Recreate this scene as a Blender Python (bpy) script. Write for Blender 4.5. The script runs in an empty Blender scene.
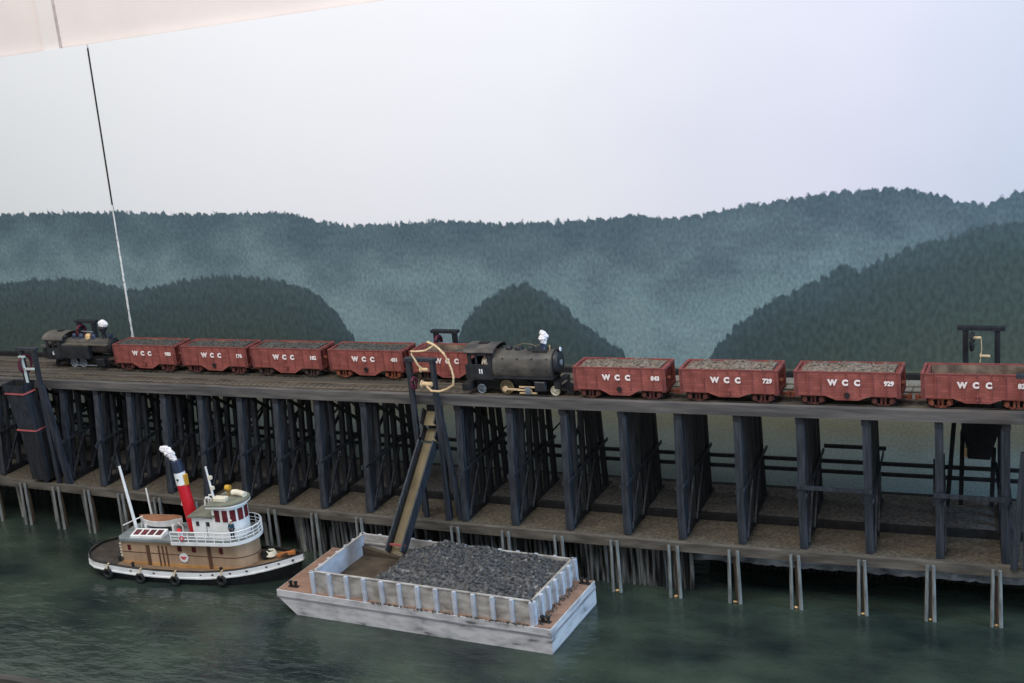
import bpy, math, random
from mathutils import Vector, Matrix
random.seed(7)
SC = bpy.context.scene
COL = SC.collection
D = bpy.data
R = math.radians

# ------------------------------------------------------------------ camera, world, lights, exposure
cam_d = D.cameras.new('camera'); cam = D.objects.new('camera', cam_d); COL.objects.link(cam)
SC.camera = cam
cam_d.sensor_fit = 'HORIZONTAL'; cam_d.sensor_width = 36.0
cam_d.lens = 1336.06 / 1024 * 36.0
cam_d.clip_start = 0.05; cam_d.clip_end = 200
PITCH, YAW, ROLL = 0.27094, 0.44192, -0.0979      # refined below by exact axes
Fw = Vector((-0.412, 0.871, -0.267)).normalized()
Rt = Vector((0.911, 0.402, -0.094)); Rt = (Rt - Fw * Rt.dot(Fw)).normalized()
Up = Rt.cross(Fw).normalized()
CAM = Vector((0.0, -11.335, 6.019))
cam.matrix_world = Matrix(((Rt.x, Up.x, -Fw.x, CAM.x), (Rt.y, Up.y, -Fw.y, CAM.y), (Rt.z, Up.z, -Fw.z, CAM.z), (0, 0, 0, 1)))

w = D.worlds.new('room_light'); SC.world = w; w.use_nodes = True
bg = w.node_tree.nodes['Background']; bg.inputs[0].default_value = (0.97, 0.97, 0.98, 1); bg.inputs[1].default_value = 0.42

def area(name, loc, target, size, power, color):
    l = D.lights.new(name, 'AREA'); l.shape = 'RECTANGLE'; l.size = size[0]; l.size_y = size[1]
    l.energy = power; l.color = color
    o = D.objects.new(name, l); COL.objects.link(o); o.location = loc
    d = Vector(target) - Vector(loc); o.rotation_euler = d.to_track_quat('-Z', 'Y').to_euler()
    return o
area('ceiling_lamp_light', (-7, -7, 15), (-6.5, 1, 1.5), (16, 7), 1700, (1.0, 0.97, 0.93))
area('window_daylight', (14, -3.5, 7), (-5, 0, 1.5), (6, 7), 2200, (0.40, 0.68, 1.0))
vs = SC.view_settings
vs.view_transform = 'Standard'; vs.look = 'None'; vs.gamma = 1; vs.use_curve_mapping = False
vs.exposure = 0.30

# ------------------------------------------------------------------ unprojection of measured points onto real planes
def ray(x, y): return Fw + Rt * ((x - 512) / 1336.06) + Up * ((341.5 - y) / 1336.06)
def atz(x, y, z): d = ray(x, y); return CAM + d * ((z - CAM.z) / d.z)
def aty(x, y, Y): d = ray(x, y); return CAM + d * ((Y - CAM.y) / d.y)

# ------------------------------------------------------------------ materials
def lin(c):
    return tuple(((v / 255) / 12.92 if v / 255 <= 0.04045 else (((v / 255) + 0.055) / 1.055) ** 2.4) for v in c) + (1,)
MATS = {}
def mat(name, c1, c2=None, rough=0.7, scale=(8, 8, 8), bump=0.15, metal=0.0, detail=5, contrast=(0.35, 0.7), spec=0.4, bricks=None, third=None):
    if name in MATS: return MATS[name]
    m = D.materials.new(name); m.use_nodes = True; nt = m.node_tree; N = nt.nodes; Lk = nt.links
    b = N['Principled BSDF']; b.inputs['Roughness'].default_value = rough; b.inputs['Metallic'].default_value = metal
    b.inputs['Specular IOR Level'].default_value = spec
    if c2 is None: c2 = tuple(v * 0.82 for v in c1)
    tc = N.new('ShaderNodeTexCoord'); mp = N.new('ShaderNodeMapping'); mp.inputs['Scale'].default_value = scale
    Lk.new(tc.outputs['Object'], mp.inputs[0])
    no = N.new('ShaderNodeTexNoise'); no.inputs['Scale'].default_value = 1.0; no.inputs['Detail'].default_value = detail
    Lk.new(mp.outputs[0], no.inputs['Vector'])
    cr = N.new('ShaderNodeValToRGB'); cr.color_ramp.elements[0].position = contrast[0]; cr.color_ramp.elements[1].position = contrast[1]
    cr.color_ramp.elements[0].color = lin(c1); cr.color_ramp.elements[1].color = lin(c2)
    if third is not None:
        e = cr.color_ramp.elements.new(min(0.98, contrast[1] + 0.1)); e.color = lin(third)
    Lk.new(no.outputs['Fac'], cr.inputs[0])
    out = cr.outputs[0]
    if bricks:
        sp = N.new('ShaderNodeSeparateXYZ'); cb = N.new('ShaderNodeCombineXYZ'); Lk.new(tc.outputs['Object'], sp.inputs[0])
        Lk.new(sp.outputs[bricks[0]], cb.inputs[0]); Lk.new(sp.outputs[bricks[1]], cb.inputs[1])
        br = N.new('ShaderNodeTexBrick'); Lk.new(cb.outputs[0], br.inputs['Vector'])
        br.inputs['Scale'].default_value = 1.0; br.inputs['Brick Width'].default_value = bricks[2]; br.inputs['Row Height'].default_value = bricks[3]
        br.inputs['Mortar Size'].default_value = bricks[4]; br.inputs['Mortar Smooth'].default_value = 0.3
        br.inputs['Color1'].default_value = (1, 1, 1, 1); br.inputs['Color2'].default_value = (0.72, 0.72, 0.72, 1); br.inputs['Mortar'].default_value = (bricks[5],) * 3 + (1,)
        mx = N.new('ShaderNodeMixRGB'); mx.blend_type = 'MULTIPLY'; mx.inputs[0].default_value = 1.0
        Lk.new(out, mx.inputs[1]); Lk.new(br.outputs['Color'], mx.inputs[2]); out = mx.outputs[0]
    Lk.new(out, b.inputs['Base Color'])
    if bump:
        bp = N.new('ShaderNodeBump'); bp.inputs['Strength'].default_value = bump; bp.inputs['Distance'].default_value = 0.01
        Lk.new(no.outputs['Fac'], bp.inputs['Height']); Lk.new(bp.outputs[0], b.inputs['Normal'])
    MATS[name] = m; return m

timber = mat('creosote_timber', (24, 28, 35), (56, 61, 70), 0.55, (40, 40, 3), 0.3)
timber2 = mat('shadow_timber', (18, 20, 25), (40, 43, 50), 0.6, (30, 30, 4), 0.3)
deckwood = mat('weathered_deck_wood', (72, 68, 62), (112, 104, 94), 0.85, (1.2, 30, 14), 0.35, detail=8, contrast=(.3, .72), bricks=(0, 1, 1.4, .085, .004, .35))
fascia = mat('fascia_wood', (66, 65, 66), (104, 100, 98), 0.85, (2, 10, 22), 0.3, detail=8)
dockfloor = mat('gravel_dock', (64, 58, 50), (92, 85, 73), 0.95, (34, 34, 34), 0.4, detail=12, contrast=(.36, .64), third=(112, 104, 92))
reardock = mat('rear_dock_floor', (62, 59, 58), (100, 96, 94), 0.95, (34, 34, 34), 0.4, detail=12)
dockbeam = mat('dock_beam_wood', (70, 65, 59), (108, 102, 94), 0.85, (3, 12, 16), 0.3)
pilewood = mat('grey_pile_wood', (88, 90, 88), (136, 138, 136), 0.8, (40, 40, 6), 0.3)
pilebrown = mat('brown_pile_wood', (60, 48, 38), (92, 76, 60), 0.85, (30, 30, 6), 0.3)
pileinner = mat('inner_pile_wood', (110, 110, 106), (160, 158, 152), 0.8, (30, 30, 6), 0.3)
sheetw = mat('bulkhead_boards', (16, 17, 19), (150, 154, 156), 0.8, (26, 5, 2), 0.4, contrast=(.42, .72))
ballast = mat('pale_ballast', (98, 96, 90), (140, 136, 128), 0.95, (45, 45, 45), 0.5, detail=8)
steel = mat('rail_steel', (92, 84, 74), (138, 128, 114), 0.5, (5, 20, 20), 0.1, metal=0.4)
red = mat('boxcar_red', (136, 72, 66), (164, 92, 84), 0.75, (7, 7, 7), 0.2, contrast=(.3, .7), bricks=(0, 2, .12, .027, .0022, .62))
red_b = mat('boxcar_red_frames', (104, 54, 52), (142, 76, 70), 0.75, (12, 12, 12), 0.2)
dark_int = mat('car_interior', (84, 70, 62), (150, 130, 112), 0.9, (7, 7, 7), 0.2)
truck_r = mat('truck_red', (62, 36, 34), (112, 64, 56), 0.75, (20, 20, 20), 0.2)
truck_o = mat('truck_rust_orange', (92, 50, 40), (156, 90, 66), 0.8, (20, 20, 20), 0.2)
truck_d = mat('truck_dark', (42, 34, 32), (84, 66, 60), 0.8, (20, 20, 20), 0.2)
black = mat('loco_black', (24, 26, 30), (44, 46, 52), 0.42, (12, 12, 12), 0.15)
blackmat = mat('dull_black', (18, 19, 21), (34, 35, 38), 0.75, (12, 12, 12), 0.15)
dusty = mat('dusty_loco_black', (50, 49, 50), (92, 87, 80), 0.5, (6, 6, 10), 0.1)
whitep = mat('white_paint', (236, 236, 236), (214, 216, 218), 0.45, (10, 10, 10), 0.05)
letterw = mat('white_lettering', (240, 228, 226), (224, 212, 210), 0.7, (10, 10, 10), 0.0)
redp = mat('bright_red_paint', (206, 28, 44), (178, 22, 36), 0.4, (5, 5, 5), 0.05)
navy = mat('navy_paint', (30, 40, 62), (44, 56, 80), 0.4, (8, 8, 8), 0.05)
tan = mat('tan_wood', (178, 150, 124), (152, 126, 102), 0.7, (8, 8, 3), 0.1, third=(192, 164, 134))
tanbase = mat('varnish_orange', (196, 148, 92), (170, 122, 72), 0.55, (8, 8, 3), 0.1)
greyroof = mat('grey_deck_paint', (128, 136, 138), (106, 114, 116), 0.8, (6, 6, 6), 0.1)
greenroof = mat('grey_green_roof', (124, 126, 112), (98, 100, 92), 0.85, (8, 8, 8), 0.1)
brownc = mat('brown_canvas', (150, 106, 78), (124, 84, 62), 0.85, (10, 10, 10), 0.3)
maroon = mat('maroon_pane', (74, 26, 32), (104, 40, 46), 0.25, (8, 8, 8), 0.0)
pane_dark = mat('dark_pane', (34, 36, 44), (54, 50, 56), 0.2, (8, 8, 8), 0.0)
browndoor = mat('brown_door', (92, 66, 50), (74, 52, 40), 0.7, (12, 12, 3), 0.1)
brass = mat('brass', (206, 174, 128), (176, 144, 100), 0.45, (20, 20, 20), 0.05, metal=0.2)
silver = mat('silver_grey', (150, 160, 170), (118, 128, 138), 0.35, (20, 20, 20), 0.05, metal=0.5)
smokem = mat('cotton_smoke', (238, 234, 236), (208, 202, 206), 0.95, (20, 20, 20), 0.6)
cream = mat('cream_cord', (216, 190, 152), (190, 160, 122), 0.8, (30, 30, 30), 0.1)
rubber = mat('tyre_rubber', (24, 24, 26), (44, 44, 46), 0.8, (20, 20, 20), 0.3)
coal = mat('coal_lumps', (40, 42, 46), (88, 88, 90), 0.5, (26, 26, 26), 0.6, detail=10, contrast=(.36, .62), third=(150, 144, 136))
coalb = mat('dusty_ore', (82, 72, 64), (136, 124, 112), 0.8, (36, 36, 36), 0.6, detail=8, contrast=(.35, .65))
coald = mat('dark_ore', (50, 50, 48), (88, 86, 82), 0.8, (36, 36, 36), 0.6, detail=8, contrast=(.35, .65))
bargew = mat('barge_white', (198, 198, 202), (166, 166, 170), 0.75, (5, 5, 14), 0.2, third=(96, 94, 94), contrast=(.42, .62))
bargedeck = mat('barge_deck', (150, 120, 104), (124, 98, 84), 0.85, (7, 20, 10), 0.3)
bargein = mat('coaming_boards', (184, 182, 180), (124, 118, 112), 0.85, (7, 7, 14), 0.3)
bargepost = mat('coaming_post', (190, 196, 208), (160, 166, 180), 0.7, (10, 10, 10), 0.1)
bargehold = mat('barge_hold', (84, 74, 62), (50, 42, 36), 0.9, (5, 5, 5), 0.3)  # dark brown floor, with the shade of a deeper hold put into the colour
pinkp = mat('pink_edge', (186, 96, 96), (150, 76, 80), 0.7, (10, 10, 10), 0.1)
magenta = mat('magenta_wheel', (92, 30, 50), (70, 24, 40), 0.6, (10, 10, 10), 0.1)
palegreen = mat('pale_metal', (198, 208, 206), (170, 182, 182), 0.5, (10, 10, 10), 0.1)
skin_m = mat('skin', (206, 160, 136), (190, 142, 120), 0.6, (10, 10, 10), 0.0)
bluecl = mat('blue_cloth', (34, 76, 96), (26, 58, 78), 0.9, (20, 20, 20), 0.2)
lightblue = mat('light_blue_cloth', (120, 170, 200), (100, 150, 180), 0.9, (20, 20, 20), 0.2)
darkcl = mat('dark_cloth', (38, 40, 52), (28, 30, 40), 0.9, (20, 20, 20), 0.2)
chutefl = mat('chute_floor', (128, 116, 90), (96, 86, 66), 0.8, (10, 4, 4), 0.2)
orangew = mat('orange_gear', (196, 124, 66), (160, 96, 52), 0.8, (10, 10, 10), 0.2)
gold = mat('gold_lamp', (206, 160, 60), (186, 140, 50), 0.4, (10, 10, 10), 0.0)
creamp = mat('cream_paint', (226, 220, 200), (204, 196, 176), 0.6, (10, 10, 10), 0.05)

# ------------------------------------------------------------------ mesh builder
class MB:
    def __init__(s): s.v = []; s.f = []
    def add(s, vs_, fs):
        n = len(s.v); s.v += [tuple(v) for v in vs_]; s.f += [tuple(i + n for i in f) for f in fs]; return s
    def box(s, x0, x1, y0, y1, z0, z1):
        return s.add([(x0, y0, z0), (x1, y0, z0), (x1, y1, z0), (x0, y1, z0), (x0, y0, z1), (x1, y0, z1), (x1, y1, z1), (x0, y1, z1)],
                     [(0, 3, 2, 1), (4, 5, 6, 7), (0, 1, 5, 4), (1, 2, 6, 5), (2, 3, 7, 6), (3, 0, 4, 7)])
    def beam(s, p, q, w, h=None, up=(0, 0, 1)):
        h = h or w; p = Vector(p); q = Vector(q); d = (q - p).normalized(); u = Vector(up)
        if abs(d.dot(u)) > 0.9: u = Vector((0, 1, 0))
        a = d.cross(u).normalized() * w / 2; b = a.cross(d).normalized() * h / 2
        c = [p - a - b, p + a - b, p + a + b, p - a + b, q - a - b, q + a - b, q + a + b, q - a + b]
        return s.add(c, [(0, 1, 2, 3), (7, 6, 5, 4), (4, 5, 1, 0), (5, 6, 2, 1), (6, 7, 3, 2), (7, 4, 0, 3)])
    def tube(s, p, q, r, r2=None, n=10, caps=True):
        r2 = r if r2 is None else r2; p = Vector(p); q = Vector(q); d = (q - p).normalized()
        u = Vector((0, 0, 1)) if abs(d.z) < 0.9 else Vector((0, 1, 0))
        a = d.cross(u).normalized(); b = d.cross(a)
        vs_ = []
        for k in range(n):
            t = 2 * math.pi * k / n; e = a * math.cos(t) + b * math.sin(t); vs_ += [p + e * r, q + e * r2]
        fs = [(2 * k, 2 * k + 1, (2 * k + 3) % (2 * n), (2 * k + 2) % (2 * n)) for k in range(n)]
        if caps: fs += [tuple(2 * k for k in range(n)), tuple(2 * k + 1 for k in reversed(range(n)))]
        return s.add(vs_, fs)
    def path(s, pts, r, n=6, closed=False):
        pts = [Vector(p) for p in pts]; m = len(pts); vs_ = []; fs = []
        for i, p in enumerate(pts):
            d = (pts[(i + 1) % m] - pts[i - 1]) if closed or 0 < i < m - 1 else (pts[1] - pts[0] if i == 0 else pts[-1] - pts[-2])
            d.normalize(); u = Vector((0, 0, 1)) if abs(d.z) < 0.9 else Vector((0, 1, 0))
            a = d.cross(u).normalized(); b = d.cross(a)
            vs_ += [p + (a * math.cos(2 * math.pi * k / n) + b * math.sin(2 * math.pi * k / n)) * r for k in range(n)]
        for i in range(m if closed else m - 1):
            j = (i + 1) % m
            for k in range(n): fs.append((i * n + k, i * n + (k + 1) % n, j * n + (k + 1) % n, j * n + k))
        if not closed: fs += [tuple(reversed(range(n))), tuple((m - 1) * n + k for k in range(n))]
        return s.add(vs_, fs)
    def lathe(s, prof, o, axis='Z', n=20):
        o = Vector(o); vs_ = []; fs = []; m = len(prof)
        for (r, h) in prof:
            for k in range(n):
                t = 2 * math.pi * k / n; c, e = r * math.cos(t), r * math.sin(t)
                vs_.append(o + (Vector((c, e, h)) if axis == 'Z' else Vector((h, c, e)) if axis == 'X' else Vector((e, h, c))))
        for i in range(m - 1):
            for k in range(n): fs.append((i * n + k, i * n + (k + 1) % n, (i + 1) * n + (k + 1) % n, (i + 1) * n + k))
        fs += [tuple(reversed(range(n))), tuple((m - 1) * n + k for k in range(n))]
        return s.add(vs_, fs)
    def torus(s, o, R0, r, axis='Y', n=20, m=8):
        o = Vector(o); pts = []
        for k in range(n):
            t = 2 * math.pi * k / n; c, e = R0 * math.cos(t), R0 * math.sin(t)
            pts.append(o + (Vector((c, 0, e)) if axis == 'Y' else Vector((0, c, e)) if axis == 'X' else Vector((c, e, 0))))
        return s.path(pts, r, m, True)
    def prism(s, poly, lo, hi, ax='Y'):
        n = len(poly)
        f = {'Y': lambda a, b, t: (a, t, b), 'Z': lambda a, b, t: (a, b, t), 'X': lambda a, b, t: (t, a, b)}[ax]
        vs_ = [f(a, b, lo) for a, b in poly] + [f(a, b, hi) for a, b in poly]
        fs = [tuple(range(n)), tuple(reversed(range(n, 2 * n)))] + [(i, i + n, (i + 1) % n + n, (i + 1) % n) for i in range(n)]
        return s.add(vs_, fs)
    def loft(s, rings, cap=True):
        n = len(rings[0]); vs_ = [p for r_ in rings for p in r_]; fs = []
        for i in range(len(rings) - 1):
            for k in range(n): fs.append((i * n + k, i * n + (k + 1) % n, (i + 1) * n + (k + 1) % n, (i + 1) * n + k))
        if cap: fs += [tuple(reversed(range(n))), tuple((len(rings) - 1) * n + k for k in range(n))]
        return s.add(vs_, fs)
    def blob(s, c, r, jit=0.3, sub=1, sq=(1, 1, 1)):
        t = (1 + 5 ** .5) / 2
        V = [Vector(v).normalized() for v in ((-1, t, 0), (1, t, 0), (-1, -t, 0), (1, -t, 0), (0, -1, t), (0, 1, t), (0, -1, -t), (0, 1, -t), (t, 0, -1), (t, 0, 1), (-t, 0, -1), (-t, 0, 1))]
        Fs = [(0, 11, 5), (0, 5, 1), (0, 1, 7), (0, 7, 10), (0, 10, 11), (1, 5, 9), (5, 11, 4), (11, 10, 2), (10, 7, 6), (7, 1, 8), (3, 9, 4), (3, 4, 2), (3, 2, 6), (3, 6, 8), (3, 8, 9), (4, 9, 5), (2, 4, 11), (6, 2, 10), (8, 6, 7), (9, 8, 1)]
        for _ in range(sub):
            cache = {}; F2 = []
            def mid(a, b):
                k = (min(a, b), max(a, b))
                if k not in cache: V.append((V[a] + V[b]).normalized()); cache[k] = len(V) - 1
                return cache[k]
            for a, b, c_ in Fs:
                x, y, z = mid(a, b), mid(b, c_), mid(c_, a); F2 += [(a, x, z), (b, y, x), (c_, z, y), (x, y, z)]
            Fs = F2
        c = Vector(c)
        return s.add([c + Vector((v.x * sq[0], v.y * sq[1], v.z * sq[2])) * r * (1 + random.uniform(-jit, jit)) for v in V], Fs)
    def rock(s, c, r):
        vs_ = []; c = Vector(c)
        for v in ((1, 0, 0), (-1, 0, 0), (0, 1, 0), (0, -1, 0), (0, 0, 1), (0, 0, -1)):
            vs_.append(c + Vector(v) * r * random.uniform(.6, 1.3) + Vector((random.uniform(-.3, .3), random.uniform(-.3, .3), random.uniform(-.3, .3))) * r)
        return s.add(vs_, [(0, 2, 4), (2, 1, 4), (1, 3, 4), (3, 0, 4), (2, 0, 5), (1, 2, 5), (3, 1, 5), (0, 3, 5)])
    def build(s, name, m, parent=None, smooth=False, label=None, bevel=0):
        me = D.meshes.new(name); me.from_pydata(s.v, [], s.f); me.materials.append(m); me.update()
        import bmesh
        b = bmesh.new(); b.from_mesh(me); bmesh.ops.recalc_face_normals(b, faces=b.faces)
        if bevel: bmesh.ops.bevel(b, geom=list(b.edges), offset=bevel, segments=1, affect='EDGES')
        b.to_mesh(me); b.free()
        if smooth:
            for p in me.polygons: p.use_smooth = True
            try: me.set_sharp_from_angle(angle=R(40))
            except Exception: pass
        o = D.objects.new(name, me); COL.objects.link(o)
        if parent is not None: o.parent = parent
        if label: o['label'] = label
        return o

def tag(o, label, cat=None, group=None, kind=None):
    o['label'] = label
    if cat: o['category'] = cat
    if group: o['group'] = group
    if kind: o['kind'] = kind
    return o
def empty(name, loc, label, cat, rz=0, ry=0, group=None):
    o = D.objects.new(name, None); COL.objects.link(o); o.location = loc; o.rotation_euler = (0, ry, rz); o.empty_display_size = .1
    return tag(o, label, cat, group)
def copy_tree(o, parent=None):
    c = o.copy(); COL.objects.link(c)
    if parent is not None: c.parent = parent
    for ch in [x for x in o.children]: copy_tree(ch, c)
    return c
def text(s, size, loc, m, parent, name='lettering', bold=0.004, rot=(R(90), 0, 0), label=None, parts=None):
    cu = D.curves.new(name, 'FONT'); cu.body = s; cu.size = size; cu.align_x = 'CENTER'; cu.align_y = 'CENTER'; cu.offset = bold; cu.extrude = 0.0015; cu.resolution_u = 3
    t = D.objects.new('tmp', cu); COL.objects.link(t)
    dg = bpy.context.evaluated_depsgraph_get(); me = D.meshes.new_from_object(t.evaluated_get(dg)); D.objects.remove(t)
    me.materials.clear(); me.materials.append(m)
    M = Matrix.Translation(loc) @ Matrix.Rotation(rot[2], 4, 'Z') @ Matrix.Rotation(rot[0], 4, 'X')
    me.transform(M); me.name = name
    o = D.objects.new(name, me); COL.objects.link(o); o.parent = parent
    if label: o['label'] = label
    return o
ORD = ['first', 'second', 'third', 'fourth', 'fifth', 'sixth', 'seventh', 'eighth', 'ninth', 'tenth', 'eleventh', 'twelfth', 'thirteenth', 'fourteenth', 'fifteenth', 'sixteenth', 'seventeenth', 'eighteenth', 'nineteenth', 'twentieth', 'twenty-first', 'twenty-second', 'twenty-third', 'twenty-fourth']
def nth(i, side='right'): return ('%smost' % side) if i == 0 else '%s from the %s' % (ORD[i], side)

# ------------------------------------------------------------------ layout curves (the dock and trestle bow gently)
def dockY(X): return .0038 * X * X + .052 * X + .141
def frontY(X): return .002 * X * X + .013 * X + .199
def zt(X): return .016 * (X + 4)                     # the trestle climbs gently to the right
DZ = .552; UNDER = 1.827; TOP = 1.872; RAIL = 1.893
def strip(mb, X0, X1, n, y0, y1, z0, z1, fy, fz):
    rings = []
    for i in range(n + 1):
        X = X0 + (X1 - X0) * i / n; Y = fy(X); Z = fz(X)
        rings.append([(X, Y + y0, Z + z0), (X, Y + y1, Z + z0), (X, Y + y1, Z + z1), (X, Y + y0, Z + z1)])
    return mb.loft(rings)
XL, XR = -18.5, 1.4

# ------------------------------------------------------------------ the wall and the painted backdrop
WY = 1.95
def smooth_nodes():
    m = D.materials.new('painted_mural'); m.use_nodes = True; nt = m.node_tree; N = nt.nodes; L = nt.links
    b = N['Principled BSDF']; b.inputs['Roughness'].default_value = 0.8; b.inputs['Specular IOR Level'].default_value = 0.2
    tc = N.new('ShaderNodeTexCoord'); sp = N.new('ShaderNodeSeparateXYZ'); L.new(tc.outputs['Object'], sp.inputs[0])
    X, Z = sp.outputs[0], sp.outputs[2]
    def math_(op, a, b_=None, c=None, clamp=False):
        n = N.new('ShaderNodeMath'); n.operation = op; n.use_clamp = clamp
        for i, v in enumerate((a, b_, c)):
            if v is None: continue
            if isinstance(v, (int, float)): n.inputs[i].default_value = v
            else: L.new(v, n.inputs[i])
        return n.outputs[0]
    def curve(pts, x0=-18., x1=4., z0=0., z1=5.):
        u = math_('DIVIDE', math_('SUBTRACT', X, x0), x1 - x0, clamp=True)
        n = N.new('ShaderNodeFloatCurve'); c = n.mapping.curves[0]
        pts = [(x0, pts[0][1])] + list(pts) + [(x1, pts[-1][1])]
        P = [((x - x0) / (x1 - x0), (z - z0) / (z1 - z0)) for x, z in pts]
        c.points[0].location = P[0]; c.points[-1].location = P[-1]
        for q in P[1:-1]: c.points.new(*q)
        for q in c.points: q.handle_type = 'VECTOR'
        n.mapping.update(); L.new(u, n.inputs['Value'])
        return math_('MULTIPLY_ADD', n.outputs[0], z1 - z0, z0)
    def noise(sx, sz, det=4, seed=0.):
        mp = N.new('ShaderNodeMapping'); mp.inputs['Scale'].default_value = (sx, 0, sz); mp.inputs['Location'].default_value = (seed, seed, 0)
        L.new(tc.outputs['Object'], mp.inputs[0]); n = N.new('ShaderNodeTexNoise'); n.inputs['Scale'].default_value = 1; n.inputs['Detail'].default_value = det
        L.new(mp.outputs[0], n.inputs['Vector']); return n.outputs['Fac']
    def ramp(f, stops):
        n = N.new('ShaderNodeValToRGB'); e = n.color_ramp.elements
        e[0].position, e[0].color = stops[0][0], lin(stops[0][1]); e[1].position, e[1].color = stops[-1][0], lin(stops[-1][1])
        for p_, c in stops[1:-1]: q = e.new(p_); q.color = lin(c)
        L.new(f, n.inputs[0]); return n.outputs[0]
    def mix(f, a, c, bl='MIX'):
        n = N.new('ShaderNodeMixRGB'); n.blend_type = bl
        for i, v in enumerate((f, a, c)):
            if isinstance(v, (int, float)): n.inputs[i].default_value = v
            elif isinstance(v, tuple): n.inputs[i].default_value = v
            else: L.new(v, n.inputs[i])
        return n.outputs[0]
    far = [(-13.63, 3.539), (-12.59, 3.55), (-11.84, 3.526), (-11.72, 3.563), (-11.12, 3.515), (-10.36, 3.492), (-9.76, 3.508), (-9.03, 3.497), (-8.77, 3.408), (-8.29, 3.331), (-7.55, 3.346), (-6.91, 3.373), (-6.29, 3.331), (-5.56, 3.345), (-5.09, 3.372), (-4.64, 3.399), (-4.37, 3.363), (-3.98, 3.39), (-3.55, 3.477), (-3.04, 3.55), (-2.63, 3.603), (-2.24, 3.625), (-1.96, 3.638), (-1.68, 3.583), (-1.4, 3.49), (-1.17, 3.457), (-1.04, 3.531), (-0.83, 3.584), (.6, 3.7)]
    near = [(-16, 2.7), (-13.88, 2.587), (-13.15, 2.662), (-12.29, 2.653), (-11.89, 2.562), (-11.66, 2.51), (-11.16, 2.581), (-10.67, 2.676), (-10.12, 2.73), (-9.46, 2.683), (-9.04, 2.598), (-8.77, 2.488), (-8.53, 2.217), (-8.36, 1.932), (-8.3, 1.4),
            (-7.05, 1.4), (-7.01, 1.821), (-6.96, 2.065), (-6.75, 2.308), (-6.5, 2.524), (-6.24, 2.62), (-6.05, 2.656), (-5.88, 2.554), (-5.64, 2.442), (-5.45, 2.238), (-5.26, 2.104), (-5.04, 1.936), (-4.89, 1.86), (-4.7, 1.4),
            (-4.2, 1.5), (-3.99, 1.775), (-3.9, 1.968), (-3.67, 2.195), (-3.39, 2.417), (-3.07, 2.582), (-2.76, 2.711), (-2.54, 2.878), (-2.36, 2.817), (-1.97, 3.02), (-1.59, 3.119), (-1.22, 3.244), (-0.82, 3.287), (.8, 3.5)]
    zf, zn = curve(far), curve(near)
    tf = math_('MULTIPLY_ADD', noise(16, 9, 8, 3.), .2, -.10); tn = math_('MULTIPLY_ADD', noise(17, 7, 6, 9.), .24, -.12)
    df = math_('SUBTRACT', math_('ADD', zf, tf), Z); dn = math_('SUBTRACT', math_('ADD', zn, tn), Z)
    mf = math_('MULTIPLY', df, 45, clamp=True); mn = math_('MULTIPLY', dn, 30, clamp=True)
    # sky paint; its tonal drift across also carries some of the room light
    u = math_('DIVIDE', math_('ADD', X, 14), 14, clamp=True)
    sky = ramp(math_('ADD', u, math_('MULTIPLY_ADD', noise(.35, .5, 2, 1.), .3, -.15)), [(0, (226, 229, 231)), (.35, (232, 232, 236)), (.6, (231, 230, 234)), (.8, (220, 218, 229)), (1, (202, 206, 218))])
    # far hills: darker teal along the crest, pale mist low down
    t = math_('ADD', math_('MULTIPLY', df, .55), math_('MULTIPLY_ADD', noise(1.3, 2.0, 7, 5.), 1.1, -.55))
    farc = ramp(t, [(0, (88, 108, 118)), (.25, (102, 123, 131)), (.5, (122, 146, 151)), (.8, (138, 162, 166)), (1, (140, 162, 163))])
    streak = ramp(noise(30, 20, 8, 2.), [(.3, (190, 190, 194)), (.7, (255, 255, 255))])
    farc = mix(.75, farc, streak, 'MULTIPLY')
    tn2 = math_('ADD', math_('MULTIPLY', dn, .8), math_('MULTIPLY_ADD', noise(1.6, 2.6, 5, 7.), .5, -.25))
    nearc = ramp(tn2, [(0, (80, 97, 104)), (.3, (74, 90, 92)), (.7, (78, 92, 88)), (1, (84, 96, 88))])
    nearc = mix(.7, nearc, ramp(noise(22, 13, 8, 4.), [(.3, (176, 176, 176)), (.7, (255, 255, 255))]), 'MULTIPLY')
    c = mix(mf, sky, farc); c = mix(mn, c, nearc)
    # painted shore water at the foot: blue-green low, olive above
    lowc = ramp(math_('ADD', math_('MULTIPLY', Z, .75), math_('MULTIPLY_ADD', noise(2, 3, 5, 8.), .2, -.1)), [(.35, (140, 156, 156)), (.62, (144, 158, 154)), (.82, (132, 132, 114)), (1, (126, 124, 104))])
    lowc = mix(.5, lowc, ramp(noise(40, 40, 6, 6.), [(.3, (170, 170, 170)), (.7, (255, 255, 255))]), 'MULTIPLY')
    ml = math_('MULTIPLY', math_('SUBTRACT', math_('MULTIPLY_ADD', X, .016, 1.80), Z), 14, clamp=True)
    c = mix(ml, c, lowc)
    L.new(c, b.inputs['Base Color'])
    return m
mural = smooth_nodes()
pinkwall = mat('pinkish_wall_paint', (224, 214, 210), (218, 207, 203), 0.85, (1.5, 1.5, 1.5), 0.02)
offwhite = mat('offwhite_trim', (222, 215, 211), (217, 210, 206), 0.8, (2, 2, 2), 0.02)

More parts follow.
